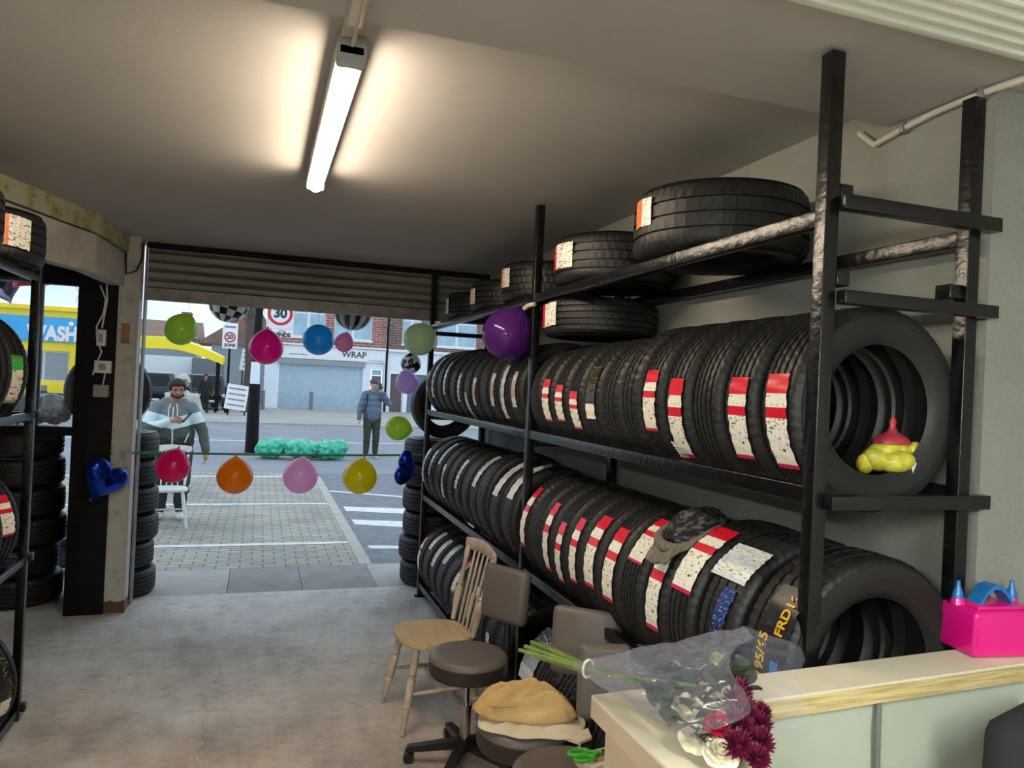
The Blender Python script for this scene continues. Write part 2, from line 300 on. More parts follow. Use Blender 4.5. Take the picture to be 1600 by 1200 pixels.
# --- paper labels: bands along the strip, small print on the pale parts
def label_mat(name, stops, ink, pr=34, pu=7, blobs=True):
    m, nt, b = base(name, rough=.35)
    t = N(nt, 'ShaderNodeTexCoord'); s = N(nt, 'ShaderNodeSeparateXYZ'); nt.links.new(t.outputs['UV'], s.inputs[0])
    r = ramp(nt, [(p, c) for p, c, _ in stops], 'CONSTANT'); nt.links.new(s.outputs[1], r.inputs['Fac'])
    k = ramp(nt, [(p, (q, q, q)) for p, _, q in stops], 'CONSTANT'); nt.links.new(s.outputs[1], k.inputs['Fac'])
    mpn = N(nt, 'ShaderNodeMapping'); mpn.inputs['Scale'].default_value = (pu, pr, 1); nt.links.new(t.outputs['UV'], mpn.inputs['Vector'])
    ob = N(nt, 'ShaderNodeObjectInfo'); ad = N(nt, 'ShaderNodeVectorMath', operation='ADD'); nt.links.new(mpn.outputs[0], ad.inputs[0]); nt.links.new(ob.outputs['Location'], ad.inputs[1])
    n = N(nt, 'ShaderNodeTexNoise', i_Scale=1.0, i_Detail=2.0); nt.links.new(ad.outputs[0], n.inputs['Vector'])
    g = N(nt, 'ShaderNodeMath', operation='GREATER_THAN'); g.inputs[1].default_value = .60; nt.links.new(n.outputs['Fac'], g.inputs[0])
    mu = N(nt, 'ShaderNodeMath', operation='MULTIPLY'); nt.links.new(g.outputs[0], mu.inputs[0]); nt.links.new(k.outputs[0], mu.inputs[1])
    mx = N(nt, 'ShaderNodeMixRGB'); mx.inputs[2].default_value = ink; nt.links.new(mu.outputs[0], mx.inputs[0]); nt.links.new(r.outputs[0], mx.inputs[1])
    out = mx.outputs[0]
    if blobs:
        m3 = N(nt, 'ShaderNodeMapping'); m3.inputs['Scale'].default_value = (3, 14, 1); nt.links.new(t.outputs['UV'], m3.inputs['Vector'])
        vo = N(nt, 'ShaderNodeTexVoronoi', i_Scale=1.0); nt.links.new(m3.outputs[0], vo.inputs['Vector'])
        lt = N(nt, 'ShaderNodeMath', operation='LESS_THAN'); lt.inputs[1].default_value = .22; nt.links.new(vo.outputs['Distance'], lt.inputs[0])
        gt = N(nt, 'ShaderNodeMath', operation='GREATER_THAN'); gt.inputs[1].default_value = .8; nt.links.new(s.outputs[1], gt.inputs[0])
        k2 = ramp(nt, [(0, (0, 0, 0)), (.62, (1, 1, 1)), (.93, (0, 0, 0))], 'CONSTANT'); nt.links.new(s.outputs[1], k2.inputs['Fac'])
        mm = N(nt, 'ShaderNodeMath', operation='MULTIPLY'); nt.links.new(lt.outputs[0], mm.inputs[0]); nt.links.new(k2.outputs[0], mm.inputs[1])
        hs = N(nt, 'ShaderNodeHueSaturation'); hs.inputs['Saturation'].default_value = .7; hs.inputs['Value'].default_value = .7; nt.links.new(vo.outputs['Color'], hs.inputs['Color'])
        m4 = N(nt, 'ShaderNodeMixRGB'); nt.links.new(mm.outputs[0], m4.inputs[0]); nt.links.new(out, m4.inputs[1]); nt.links.new(hs.outputs[0], m4.inputs[2]); out = m4.outputs[0]
    nt.links.new(out, b.inputs['Base Color'])
RED = S(214, 20, 44); WH = S(238, 234, 222); MG = S(190, 16, 70); DK = S(40, 38, 44)
label_mat('label_red', [(0, RED, .12), (.2, WH, .35), (.34, RED, .12), (.45, WH, .8), (.62, WH, .3), (.95, MG, 0)], DK)
label_mat('label_white', [(0, S(222, 226, 230), .9), (.35, S(196, 200, 206), .5), (.6, S(228, 230, 228), .9), (.9, S(210, 212, 214), .3)], S(90, 96, 110), blobs=False)
label_mat('label_cyan', [(0, S(150, 200, 205), .3), (.2, S(214, 224, 226), .8), (.6, S(190, 200, 206), .8)], S(80, 90, 110), blobs=False)
label_mat('label_brown', [(0, S(226, 224, 218), .6), (.25, S(190, 156, 124), .2), (.7, S(220, 216, 210), .8)], S(90, 90, 96), blobs=False)
label_mat('label_orange', [(0, S(236, 112, 26), .35), (.42, WH, .9)], DK, 12, 20, blobs=False)
label_mat('label_boxred', [(0, RED, .2), (.3, WH, .9)], DK, 12, 20, blobs=False)
label_mat('label_green', [(0, S(70, 130, 60), .1), (.06, S(60, 170, 70), .3), (.3, S(216, 210, 190), .9), (.94, S(120, 140, 90), 0)], S(120, 40, 60))
label_mat('label_dark', [(0, S(30, 30, 34), .5), (.45, S(24, 24, 30), .4), (.72, WH, .6)], S(190, 170, 60), 40, 7, blobs=False)
label_mat('label_film', [(0, S(24, 23, 24), .12), (.9, S(18, 18, 26), .1)], S(110, 100, 90), 20, 5, blobs=False)
label_mat('label_bluefilm', [(0, S(24, 50, 120), .5), (.5, S(20, 30, 70), .5)], S(200, 210, 220), 40, 7, blobs=False)
label_mat('label_silver', [(0, S(60, 60, 66), .9), (.4, S(150, 158, 170), .9), (.75, S(206, 212, 220), .5)], S(210, 215, 220), 50, 12, blobs=False)

# ------------------------------------------------------------------ mesh helpers
class MB:
    def __init__(s): s.bm = bmesh.new(); s.pv = []; s.pf = []
    def box(s, c, d, rot=None, bev=0):
        r = bmesh.ops.create_cube(s.bm, size=1)['verts']
        M = Matrix.Translation(c) @ (rot.to_4x4() if rot is not None else Matrix()) @ Matrix.Diagonal((*d, 1))
        bmesh.ops.transform(s.bm, matrix=M, verts=r)
        if bev:
            ed = list({e for v in r for e in v.link_edges})
            bmesh.ops.bevel(s.bm, geom=ed, offset=bev, segments=3, affect='EDGES', profile=.5)
        return s
    def b2(s, a, b, bev=0):
        a = Vector(a); b = Vector(b); return s.box((a+b)/2, b-a, bev=bev)
    def cyl(s, p0, p1, r0, r1=None, n=16, caps=True):
        p0 = Vector(p0); p1 = Vector(p1); r1 = r0 if r1 is None else r1; d = p1-p0
        q = d.to_track_quat('Z', 'Y').to_matrix().to_4x4()
        bmesh.ops.create_cone(s.bm, cap_ends=caps, segments=n, radius1=r0, radius2=r1, depth=d.length, matrix=Matrix.Translation((p0+p1)/2) @ q)
        return s
    def tube(s, pts, r, n=8, caps=True):
        pts = [Vector(p) for p in pts]; rings = []; k = len(pts); prev = None
        rr = r if isinstance(r, (list, tuple)) else [r]*k
        for i, p in enumerate(pts):
            t = (pts[min(i+1, k-1)]-pts[max(i-1, 0)]).normalized()
            if prev is None: a = t.orthogonal().normalized()
            else: a = (prev-t*prev.dot(t)).normalized()
            prev = a; b = t.cross(a)
            rings.append([s.bm.verts.new(p+(a*math.cos(2*PI*j/n)+b*math.sin(2*PI*j/n))*rr[i]) for j in range(n)])
        for i in range(k-1):
            for j in range(n): s.bm.faces.new((rings[i][j], rings[i][(j+1) % n], rings[i+1][(j+1) % n], rings[i+1][j]))
        if caps: s.bm.faces.new(rings[0][::-1]); s.bm.faces.new(rings[-1])
        return s
    def lathe(s, prof, M=Matrix(), n=24, close=False):
        """prof: (radius, height) pairs turned about local Z"""
        rings = []
        for r, z in prof:
            if r < 1e-6: rings.append([s.bm.verts.new(M @ Vector((0, 0, z)))])
            else: rings.append([s.bm.verts.new(M @ Vector((r*math.cos(2*PI*j/n), r*math.sin(2*PI*j/n), z))) for j in range(n)])
        for A, B in zip(rings, rings[1:]):
            for j in range(n):
                k = (j+1) % n
                if len(A) == 1 and len(B) == 1: continue
                if len(A) == 1: s.bm.faces.new((A[0], B[k], B[j]))
                elif len(B) == 1: s.bm.faces.new((A[j], A[k], B[0]))
                else: s.bm.faces.new((A[j], A[k], B[k], B[j]))
        return s
    def turned(s, p0, p1, prof, n=12):
        """turned leg: prof = (t along, radius)"""
        p0 = Vector(p0); p1 = Vector(p1); d = p1-p0; L = d.length
        M = Matrix.Translation(p0) @ d.to_track_quat('Z', 'Y').to_matrix().to_4x4()
        return s.lathe([(0, 0)]+[(r, t*L) for t, r in prof]+[(0, L)], M, n)
    _sp = {}
    def sph(s, c, r, n=12, sc=(1, 1, 1), rot=None):
        if n not in MB._sp:
            m = max(6, n//2); vv = [Vector((0, 0, 1))]
            for i in range(1, m):
                for j in range(n): vv.append(Vector((math.sin(PI*i/m)*math.cos(2*PI*j/n), math.sin(PI*i/m)*math.sin(2*PI*j/n), math.cos(PI*i/m))))
            vv.append(Vector((0, 0, -1))); ff = []
            for j in range(n):
                k = (j+1) % n; ff.append((0, 1+j, 1+k)); ff.append((len(vv)-1, 1+(m-2)*n+k, 1+(m-2)*n+j))
                for i in range(m-2): ff.append((1+i*n+j, 1+(i+1)*n+j, 1+(i+1)*n+k, 1+i*n+k))
            MB._sp[n] = (vv, ff)
        vv, ff = MB._sp[n]; o = len(s.pv); c = Vector(c); d = Vector((sc[0]*r, sc[1]*r, sc[2]*r))
        if rot is None: s.pv += [(c.x+v.x*d.x, c.y+v.y*d.y, c.z+v.z*d.z) for v in vv]
        else:
            for v in vv:
                q = rot @ Vector((v.x*d.x, v.y*d.y, v.z*d.z)); s.pv.append((c.x+q.x, c.y+q.y, c.z+q.z))
        s.pf += [tuple(i+o for i in f) for f in ff]; return s
    def prism(s, pts, z0, z1, M=Matrix()):
        a = [s.bm.verts.new(M @ Vector((x, y, z0))) for x, y in pts]; b = [s.bm.verts.new(M @ Vector((x, y, z1))) for x, y in pts]
        n = len(pts); s.bm.faces.new(a[::-1]); s.bm.faces.new(b)
        for i in range(n): s.bm.faces.new((a[i], a[(i+1) % n], b[(i+1) % n], b[i]))
        return s
    def grid(s, f, nu, nv, uv=False, closed_u=False):
        V = [[s.bm.verts.new(f(i/nu, j/nv)) for j in range(nv+1)] for i in range(nu if closed_u else nu+1)]
        L = s.bm.loops.layers.uv.new('UVMap') if uv else None
        for i in range(nu):
            for j in range(nv):
                i2 = (i+1) % len(V)
                fc = s.bm.faces.new((V[i][j], V[i2][j], V[i2][j+1], V[i][j+1]))
                if uv:
                    for lp, q in zip(fc.loops, ((i, j), (i+1, j), (i+1, j+1), (i, j+1))): lp[L].uv = (q[0]/nu, q[1]/nv)
        return s
    def mesh(s, name, smooth=True, ang=40, fix=True):
        if fix and len(s.bm.faces): bmesh.ops.recalc_face_normals(s.bm, faces=s.bm.faces)
        if s.pv:
            t = bpy.data.meshes.new('t'); t.from_pydata(s.pv, [], s.pf); s.bm.from_mesh(t); bpy.data.meshes.remove(t)
        me = bpy.data.meshes.new(name); s.bm.to_mesh(me); s.bm.free()
        if smooth:
            me.polygons.foreach_set('use_smooth', [True]*len(me.polygons))
            try: me.set_sharp_from_angle(angle=math.radians(ang))
            except Exception: pass
        return me
    def build(s, name, mat, parent=None, loc=None, smooth=True, ang=40, fix=True, rot=None):
        return link(name, s.mesh(name, smooth, ang, fix), mat, parent, loc, rot)
def link(name, me, mat, parent=None, loc=None, rot=None):
    if mat and not me.materials: me.materials.append(MATS[mat])
    o = bpy.data.objects.new(name, me); C.objects.link(o)
    if parent is not None: o.parent = parent
    if loc is not None: o.location = loc
    if rot is not None: o.rotation_euler = rot
    return o
def tag(o, label, cat, group=None):
    o['label'] = label; o['category'] = cat
    if group: o['group'] = group
    return o
def thing(name, label, cat, loc=(0, 0, 0), rz=0, group=None):
    o = bpy.data.objects.new(name, None); C.objects.link(o); o.location = loc; o.rotation_euler = (0, 0, rz); o.empty_display_size = .1
    return tag(o, label, cat, group)
def struct(name, mb, mat, **k):
    o = mb.build(name, mat, smooth=False, **k); o['kind'] = 'structure'; return o
def RX(a): return Matrix.Rotation(a, 3, 'X')
def RY(a): return Matrix.Rotation(a, 3, 'Y')
def RZ(a): return Matrix.Rotation(a, 3, 'Z')
SIDE = bpy.data.scenes.new('side')
def evaluated(o):
    """final mesh of one object, worked out in a scene of its own"""
    C.objects.unlink(o) if o.name in C.objects else None
    SIDE.collection.objects.link(o); vl = SIDE.view_layers[0]; vl.update(); dg = vl.depsgraph; dg.update()
    me = bpy.data.meshes.new_from_object(o.evaluated_get(dg)); SIDE.collection.objects.unlink(o); return me
def text_mesh(txt, size, extr=.002, bold=0, align='CENTER'):
    cu = bpy.data.curves.new('lettering', 'FONT'); cu.body = txt; cu.size = size; cu.extrude = extr; cu.offset = bold; cu.align_x = align; cu.align_y = 'CENTER'
    o = bpy.data.objects.new('lettering', cu); C.objects.link(o); me = evaluated(o); bpy.data.objects.remove(o); bpy.data.curves.remove(cu)
    me.materials.clear(); return me
def text(name, txt, size, mat, parent, loc, rot=(PI/2, 0, 0), extr=.002, bold=0, align='CENTER', sx=1):
    me = text_mesh(txt, size, extr, bold, align)
    if sx != 1:
        for v in me.vertices: v.co.x *= sx
    return link(name, me, mat, parent, loc, rot)
def remesh(mb, vox, smooth=4, disp=0, dscale=.1, seed=0):
    """melt overlapping solids into one continuous skin"""
    me = mb.mesh('melt', smooth=False); o = bpy.data.objects.new('melt', me); C.objects.link(o)
    r = o.modifiers.new('r', 'REMESH'); r.mode = 'VOXEL'; r.voxel_size = vox
    sm = o.modifiers.new('s', 'SMOOTH'); sm.iterations = smooth; sm.factor = .5
    out = evaluated(o); bpy.data.objects.remove(o); bpy.data.meshes.remove(me)
    if disp:
        ns = [v.normal.copy() for v in out.vertices]
        for v, nn in zip(out.vertices, ns):
            k = 1-abs(noise.noise(v.co/dscale+Vector((seed, 0, 0))))*2
            v.co += nn*disp*(k-.5)
    out.polygons.foreach_set('use_smooth', [True]*len(out.polygons))
    return out
def limb(mb, pts, steps=7, sc=(1, 1, 1), n=12):
    """overlapping balls along a bent line; pts = (x,y,z,r)"""
    for a, b in zip(pts, pts[1:]):
        a = Vector(a); b = Vector(b)
        k = max(1, math.ceil((a.xyz-b.xyz).length/(.45*min(a.w, b.w))))
        for i in range(k+1):
            t = i/k; p = a.lerp(b, t); mb.sph(p.xyz, p.w, n, sc)
    return mb

# ================================================================== THE ROOM
CF, CN = 2.785, 2.705            # ceiling heights: front bay, middle bay
struct('floor', MB().b2((-2.0, -3.2, -.12), (2.5, 6.5, 0)), 'shop_concrete')
struct('ceiling', MB().b2((-2.0, 1.9, CF), (2.2, 6.5, CF+.2)).b2((-2.0, 1.36, CN), (2.5, 1.9, CF+.2)).b2((-2.0, -3.2, CN), (2.5, 1.14, CF+.2)), 'ceiling_paint')
o = MB().b2((-2.0, 1.14, 2.68), (2.5, 1.36, CF+.2))
for i in range(5): o.b2((-2.0, 1.165+.04*i, 2.67), (2.5, 1.175+.04*i, 2.681))
struct('trim_1', o, 'white_gloss')
struct('wall_right', MB().b2((1.905, 1.9, 0), (2.2, 6.5, CF)).b2((1.905, 1.53, 0), (2.2, 1.9, CN)).b2((2.3, -3.2, 0), (2.5, 1.9, CN)), 'wall_paint')
struct('wall_left', MB().b2((-2.1, -3.2, 0), (-1.95, 6.2, CN)), 'wall_paint')
struct('wall_back', MB().b2((-2.1, -3.35, 0), (2.5, -3.2, CN)), 'wall_paint')
# painted post and black frame at the shop front
struct('trim_2', MB().b2((-1.005, 6.10, 0), (-.885, 6.24, CF)).b2((-.887, 6.09, 0), (-.875, 6.25, CF)).b2((-1.012, 6.09, 0), (-1.0, 6.25, CF)), 'post_paint')
struct('trim_3', MB().b2((-1.27, 6.08, 0), (-1.015, 6.22, 2.62)), 'black_frame')
# glazed front to the left of the black frame
w = MB().b2((-1.95, 6.12, 2.39), (-1.27, 6.2, 2.66)).b2((-1.56, 6.12, 1.31), (-1.505, 6.18, 2.39)).b2((-1.95, 6.12, 1.30), (-1.27, 6.2, 1.36)).b2((-1.95, 6.12, 0), (-1.9, 6.2, 2.4))
wf = struct('window_1', w, 'black_frame')
link('pane', MB().b2((-1.9, 6.145, 1.36), (-1.56, 6.151, 2.39)).b2((-1.505, 6.145, 1.36), (-1.27, 6.151, 2.39)).mesh('pane', False), 'window_glass', wf)
struct('wall_front', MB().b2((-2.1, 6.12, 2.62), (-1.0, 6.3, CF)), 'wall_paint')
# downstand beam running back from the post
def beam(name, z0, z1, off, mat, thick=.1):
    pts = [(-.96, 6.10), (-1.02, 5.38), (-1.324, 4.5), (-1.80, 3.1)]
    a = [(x+off, y) for x, y in pts]; b = [(x+off-thick, y) for x, y in pts][::-1]
    return struct(name, MB().prism(a+b, z0, z1), mat)
beam('trim_4', 2.41, 2.655, -.02, 'beam_paint')
beam('trim_5', 2.665, CF, 0, 'mouldy_coving')

# roller shutter over the opening
sh = thing('roller_shutter', 'dark ribbed metal roller shutter half rolled up above the open shop front', 'shutter', (0, 6.36, 0))
prof = []
z = 2.44
while z < CF-.005:
    for dz, dy in ((0, .0), (.012, -.014), (.05, -.02), (.066, -.004)): prof.append((z+dz, dy))
    z += .072
mb = MB()
vs_ = [[mb.bm.verts.new((x, dy, min(zz, CF-.002))) for zz, dy in prof] for x in (-.86, 1.88)]
for i in range(len(prof)-1): mb.bm.faces.new((vs_[0][i], vs_[1][i], vs_[1][i+1], vs_[0][i+1]))
cu = mb.build('curtain', 'shutter_metal', sh, smooth=False)
m_ = cu.modifiers.new('t', 'SOLIDIFY'); m_.thickness = .004
MB().b2((-.865, -.03, 2.345), (1.885, .0, 2.44)).b2((-.865, -.05, 2.345), (1.885, .0, 2.355)).build('bottom_rail', 'galv', sh, smooth=False)
MB().b2((-.875, -.06, 0), (-.862, .05, CF-.002)).build('guide_rail', 'galv', sh, smooth=False)
MB().b2((-.86, -.09, CF-.04), (1.88, -.03, CF-.003)).build('head_trim', 'black_frame', sh, smooth=False)

# ------------------------------------------------------------------ lamps
def batten(name, label, x, y0, y1, z, mat, group=None):
    L = y1-y0; t = thing(name, label, 'ceiling light', (x, (y0+y1)/2, z), 0, group)
    MB().b2((-.042, -L/2, -.06), (.042, L/2, 0), .006).build('housing', 'grey_plastic', t)
    mb = MB()
    n = 12; prf = [(.035*math.cos(PI+PI*k/n), .045*math.sin(PI+PI*k/n)-.06) for k in range(n+1)]
    a = L/2-.03
    A = [mb.bm.verts.new((p, -a, q)) for p, q in prf]; B = [mb.bm.verts.new((p, a, q)) for p, q in prf]
    for i in range(n): mb.bm.faces.new((A[i], A[i+1], B[i+1], B[i]))
    mb.bm.faces.new(A); mb.bm.faces.new(B[::-1])
    mb.build('diffuser', mat, t)
    for sgn in (-1, 1): MB().box((0, sgn*(L/2-.012), -.058), (.086, .024, .07), bev=.01).build('end_cap', 'grey_plastic', t)
    return t
batten('batten_light', 'glowing warm white tube batten light on the grey ceiling', .205, 2.16, 3.66, CF, 'tube_warm')
for x_, w_ in ((1.0, 'right'), (-.8, 'left')):  # unseen fill tubes, added behind the camera and hung low to rake the ceiling
    bl_ = batten('batten_light', 'unseen cool white fill tube added below the rear ceiling, %s of the pair' % w_, x_, -1.25, .25, 2.2, 'fill_cool')
    for yy in (-.5, .5): MB().cyl((0, yy, 0), (0, yy, CN-2.2), .004, n=8).build('fill_rod', 'chrome', bl_)
c = MB().b2((.17, 1.9, CF-.018), (.215, 2.14, CF)).b2((.165, 1.36, CN-.018), (.2, 1.9, CN)).build('cable_trunking', 'cream_wire', smooth=False)
tag(c, 'cream cable trunking on the ceiling leading to the batten light', 'cable trunking')
MB().tube([(.19, 1.7, CN-.022), (.195, 1.88, CN-.024), (.2, 2.0, CF-.03), (.205, 2.09, CF-.03), (.205, 2.17, CF-.03)], .006).build('flex', 'cream_wire', c)
pc = MB().tube([(1.893, 2.02, 2.72), (1.89, 1.95, 2.66), (1.89, 1.83, 2.678), (1.89, 1.71, 2.69), (1.89, 1.6, 2.692), (1.89, 1.5, 2.69), (1.89, 1.37, 2.68), (1.89, .9, 2.685)], .010).build('conduit_pipe', 'cream_wire')
tag(pc, 'pale cable conduit clipped along the top of the right wall', 'conduit')
for y, z in ((1.83, 2.678), (1.56, 2.69)): MB().box((1.89, y, z), (.03, .018, .034), bev=.004).build('clip', 'galv', pc)
vb = MB().tube([(-.975, 6.07, 2.66), (-.97, 6.06, 2.58), (-.965, 6.07, 2.5), (-.9, 6.075, 2.53), (-.868, 6.08, 2.62), (-.868, 6.085, 2.74)], .007).build('black_cable', 'black_plastic')
tag(vb, 'black cable looping around the top of the painted post', 'cable')

# switch boxes on the black frame
def wallbox(label, c, d, mat='white_plastic'):
    o = MB().box((0, 0, 0), d, bev=.006).build('switch_box', mat, loc=c); tag(o, label, 'switch box', 'switch boxes on the black door frame')
    MB().box((0, -d[1]/2-.002, 0), (d[0]*.4, .006, d[2]*.5), bev=.002).build('switch', 'grey_plastic', o)
wallbox('tall white switch box on the black frame, topmost of three', (-1.105, 6.06, 2.02), (.06, .045, .12))
wallbox('white junction box on the black frame, middle of three', (-1.085, 6.055, 1.81), (.11, .05, .09))
wallbox('grey-white socket box on the black frame, lowest of three', (-1.09, 6.055, 1.635), (.10, .05, .09), 'grey_plastic')
cb = MB().tube([(-1.13, 6.065, 2.40), (-1.09, 6.06, 2.3), (-1.10, 6.06, 2.2), (-1.14, 6.06, 2.1), (-1.135, 6.06, 2.0), (-1.10, 6.06, 1.92), (-1.13, 6.06, 1.83), (-1.15, 6.06, 1.75)], .006).tube([(-1.09, 6.065, 2.42), (-1.08, 6.06, 2.3), (-1.105, 6.06, 2.09)], .006).tube([(-1.07, 6.06, 1.77), (-1.08, 6.055, 1.68)], .005).build('white_cable', 'white_plastic')
tag(cb, 'white electric cable hanging down the black frame between the boxes', 'cable')
st = MB().b2((-.985, 6.094, 1.99), (-.93, 6.099, 2.14)).build('orange_notice', 'wear_orange' if 'wear_orange' in MATS else 'tan_cloth', smooth=False)
P('notice_orange', S(150, 100, 66), .7, col2=S(160, 138, 96), scale=14); st.data.materials[0] = MATS['notice_orange']
tag(st, 'small faded orange sticker on the painted post', 'sticker')

# ================================================================== TYRES
TY = {}
def tyre_mesh(D, w, style=0, rim=None):
    key = (round(D, 3), round(w, 3), style)
    if key in TY: return TY[key]
    R = D/2; rim = rim or R*.64; NS = 240
    g = .0055; d = .010
    tw = .40*w
    cols = []                         # (y, r, kind)
    cols += [(-.33*w, rim+.004, 0), (-.37*w, rim-.004, 0), (-.41*w, rim+.006, 0), (-.46*w, rim+(R-rim)*.22, 0), (-.498*w, rim+(R-rim)*.5, 0), (-.5*w, rim+(R-rim)*.56, 0), (-.488*w, rim+(R-rim)*.66, 0), (-.490*w, rim+(R-rim)*.68, 0), (-.474*w, rim+(R-rim)*.8, 0), (-.456*w, R-.030, 0), (-.435*w, R-.018, 1), (-tw, R-.009, 1)]
    gr = {0: (-.56, -.19, .19, .56), 1: (-.62, -.22, .22, .62), 2: (-.5, .0, .5)}[style]
    last = -tw
    for q, gy in enumerate(gr):
        gy *= tw
        r_ = R-.005*abs(gy/tw)**2
        cols += [((last+gy-g)/2, r_, 2+q), (gy-g, r_, 2+q), (gy-g*.7, r_-d, 0), (gy+g*.7, r_-d, 0), (gy+g, r_, 3+q)]
        last = gy+g
    cols += [((last+tw)/2, R-.004, 9), (tw, R-.009, 9)]
    cols += [(-a, b, (1 if k else 0)) for a, b, k in cols[:11][::-1]]
    # the inner liner
    cols += [(.36*w, rim+(R-rim)*.25, 0), (.44*w, rim+(R-rim)*.55, 0), (.36*w, R-.02, 0), (0, R-.016, 0), (-.36*w, R-.02, 0), (-.44*w, rim+(R-rim)*.55, 0), (-.36*w, rim+(R-rim)*.25, 0)]
    bm = bmesh.new(); V = []
    for ci, (y, r, k) in enumerate(cols):
        ring = []
        for i in range(NS):
            rr = r
            if k:
                per = 4 if k in (1, 9) else 5
                sh_ = int(abs(y)/w*30) if style == 2 else k*2
                if (i+sh_) % per == 0: rr -= (.0038 if style == 2 else (.003 if k in (1, 9) else .0022))
            a = 2*PI*i/NS; ring.append(bm.verts.new((-rr*math.cos(a), y, rr*math.sin(a))))
        V.append(ring)
    n = len(V)
    for c in range(n):
        A = V[c]; B = V[(c+1) % n]
        for i in range(NS): bm.faces.new((A[i], A[(i+1) % NS], B[(i+1) % NS], B[i]))
    bmesh.ops.recalc_face_normals(bm, faces=bm.faces)
    me = bpy.data.meshes.new('tyre'); bm.to_mesh(me); bm.free()
    me.polygons.foreach_set('use_smooth', [True]*len(me.polygons)); me.set_sharp_from_angle(angle=math.radians(32))
    me.materials.append(MATS['rubber']); TY[key] = me
    return me
LB = {}
def label_part(tyre, D, w, mat, a0, a1, yc=0, lw=.4, seed=0):
    """sticker wrapped on the tread from angle a0 to a1 (degrees from the -X side, upwards)"""
    R = D/2+.0025; nv = 22; rnd = random.Random(seed)
    off = [rnd.uniform(-.0016, .0016) for _ in range(nv+1)]; sk = rnd.uniform(-.012, .012)
    def f(u, v):
        a = math.radians(a0+(a1-a0)*v); y = yc*w+(u-.5)*lw*w+off[round(v*nv)]*(1 if u < .5 else .6)+.003*math.sin(v*5+seed)+sk*(v-.5)
        rr = R+.0015*math.sin(v*37+u*3)+.0012
        return Vector((-rr*math.cos(a), y, rr*math.sin(a)))
    mb = MB().grid(f, 3, nv, uv=True)
    return mb.build('paper_label', mat, tyre, fix=False)
def tyre_text(tyre, D, txt, size, mat, y, a, flip=1):
    """lettering bent round the tread; reads upwards"""
    me = text_mesh(txt, size, .0006, .001); R = D/2+.0065
    for v in me.vertices:
        ang = math.radians(a)+v.co.x/R*flip; yy = y-v.co.y*flip*-1
        v.co = Vector((-(R+v.co.z)*math.cos(ang), yy, (R+v.co.z)*math.sin(ang)))
    return link('lettering', me, mat, tyre)
P('print_yellow', S(220, 170, 30), .4); P('print_blue', S(30, 120, 200), .4); P('print_lime', S(170, 210, 40), .4)
def tyre(label, loc, D=.56, w=.185, style=0, rot=(0, 0, 0), group=None, mat=None):
    o = bpy.data.objects.new('tyre', tyre_mesh(D, w, style)); C.objects.link(o); o.location = loc; o.rotation_euler = rot
    tag(o, label, 'tyre', group); return o
ORD = ['first', 'second', 'third', 'fourth', 'fifth', 'sixth', 'seventh', 'eighth', 'ninth', 'tenth', 'eleventh', 'twelfth', 'thirteenth', 'fourteenth']

# ------------------------------------------------------------------ right hand rack
XF, XB = 1.334, 1.862
LV = [2.295, 1.582, .866, .126]
YP = [1.545, 3.66, 6.165]
rk = thing('tyre_rack', 'long black steel tyre rack of four shelves along the right wall', 'rack', (1.6, 3.85, 0))
rk_l = Vector((1.6, 3.85, 0))
def rb(name, a, b, **k):
    c = (Vector(a)+Vector(b))/2; d = Vector(b)-Vector(a)
    return MB().box((0, 0, 0), [abs(q) for q in d], bev=.003).build(name, 'black_gloss', rk, loc=c-rk_l, ang=30)
for i, y in enumerate(YP):
    w2 = .021
    rb('post', (XF, y-w2, 0), (XF+.042, y+w2, (2.695, 2.765, 2.735)[i]))
    rb('post', (XB-.042, y-w2, 0), (XB, y+w2, (2.66, 2.60, 2.6)[i]))
for z in LV:
    for y0, y1 in zip(YP, YP[1:]):
        for x0, x1, fl in ((XF+.004, XF+.038, 1), (XB-.038, XB-.004, -1)):
            o = rb('rail', (x0, y0+.021, z-.045), (x1, y1-.021, z))
            xx = x1 if fl == 1 else x0-.05
    for i, y in enumerate(YP):
        if i == 0:
            dz = .012 if z > 2 else -.034
            rb('crossbar', (XF+.03, y-.055, z+dz-.02), (XB+.038, y-.021, z+dz+.018))
        else: rb('crossbar', (XF+.042, y-.016, z-.085), (XB-.042, y+.016, z-.05))
rb('crossbar', (XF+.042, YP[0]-.055, 2.05), (XB+.038, YP[0]-.021, 2.085))
rb('rail_stub', (XF+.045, YP[0]-.02, 2.325), (XF+.085, YP[0]+.05, 2.36)); rb('rail_stub', (XF+.045, YP[0]-.02, 2.10), (XF+.085, YP[0]+.05, 2.14))
rb('rail_stub', (XB-.09, YP[0]-.01, 2.10), (XB-.042, YP[0]+.04, 2.14))
for y in (3.0, 4.7, 2.3, 5.4): rb('crossbar', (XF+.04, y-.012, LV[3]-.085), (XB-.04, y+.012, LV[3]-.05))
for y in YP: 
    for x in (XF+.021, XB-.021): MB().box((0, 0, .004), (.08, .07, .008)).build('foot_plate', 'black_gloss', rk, loc=Vector((x, y, 0))-rk_l)
XC = (XF+XB)/2+.002
HG = .203
def rest(D): return math.sqrt((D/2)**2-.2**2) if D/2 > .21 else .1
def stand(label, y0, y1, lev, D, style, labels, group, dx=0, tilt=0):
    w = min(.215, (y1-y0)*.955)
    o = tyre(label, (XC-.012+dx, (y0+y1)/2, LV[lev]+rest(D)+.004), D, round(w, 3), style, (tilt, 0, 0), group)
    for k, l in enumerate(labels): label_part(o, D, w, *l, seed=hash((lev, y0, k)) % 1000)
    return o
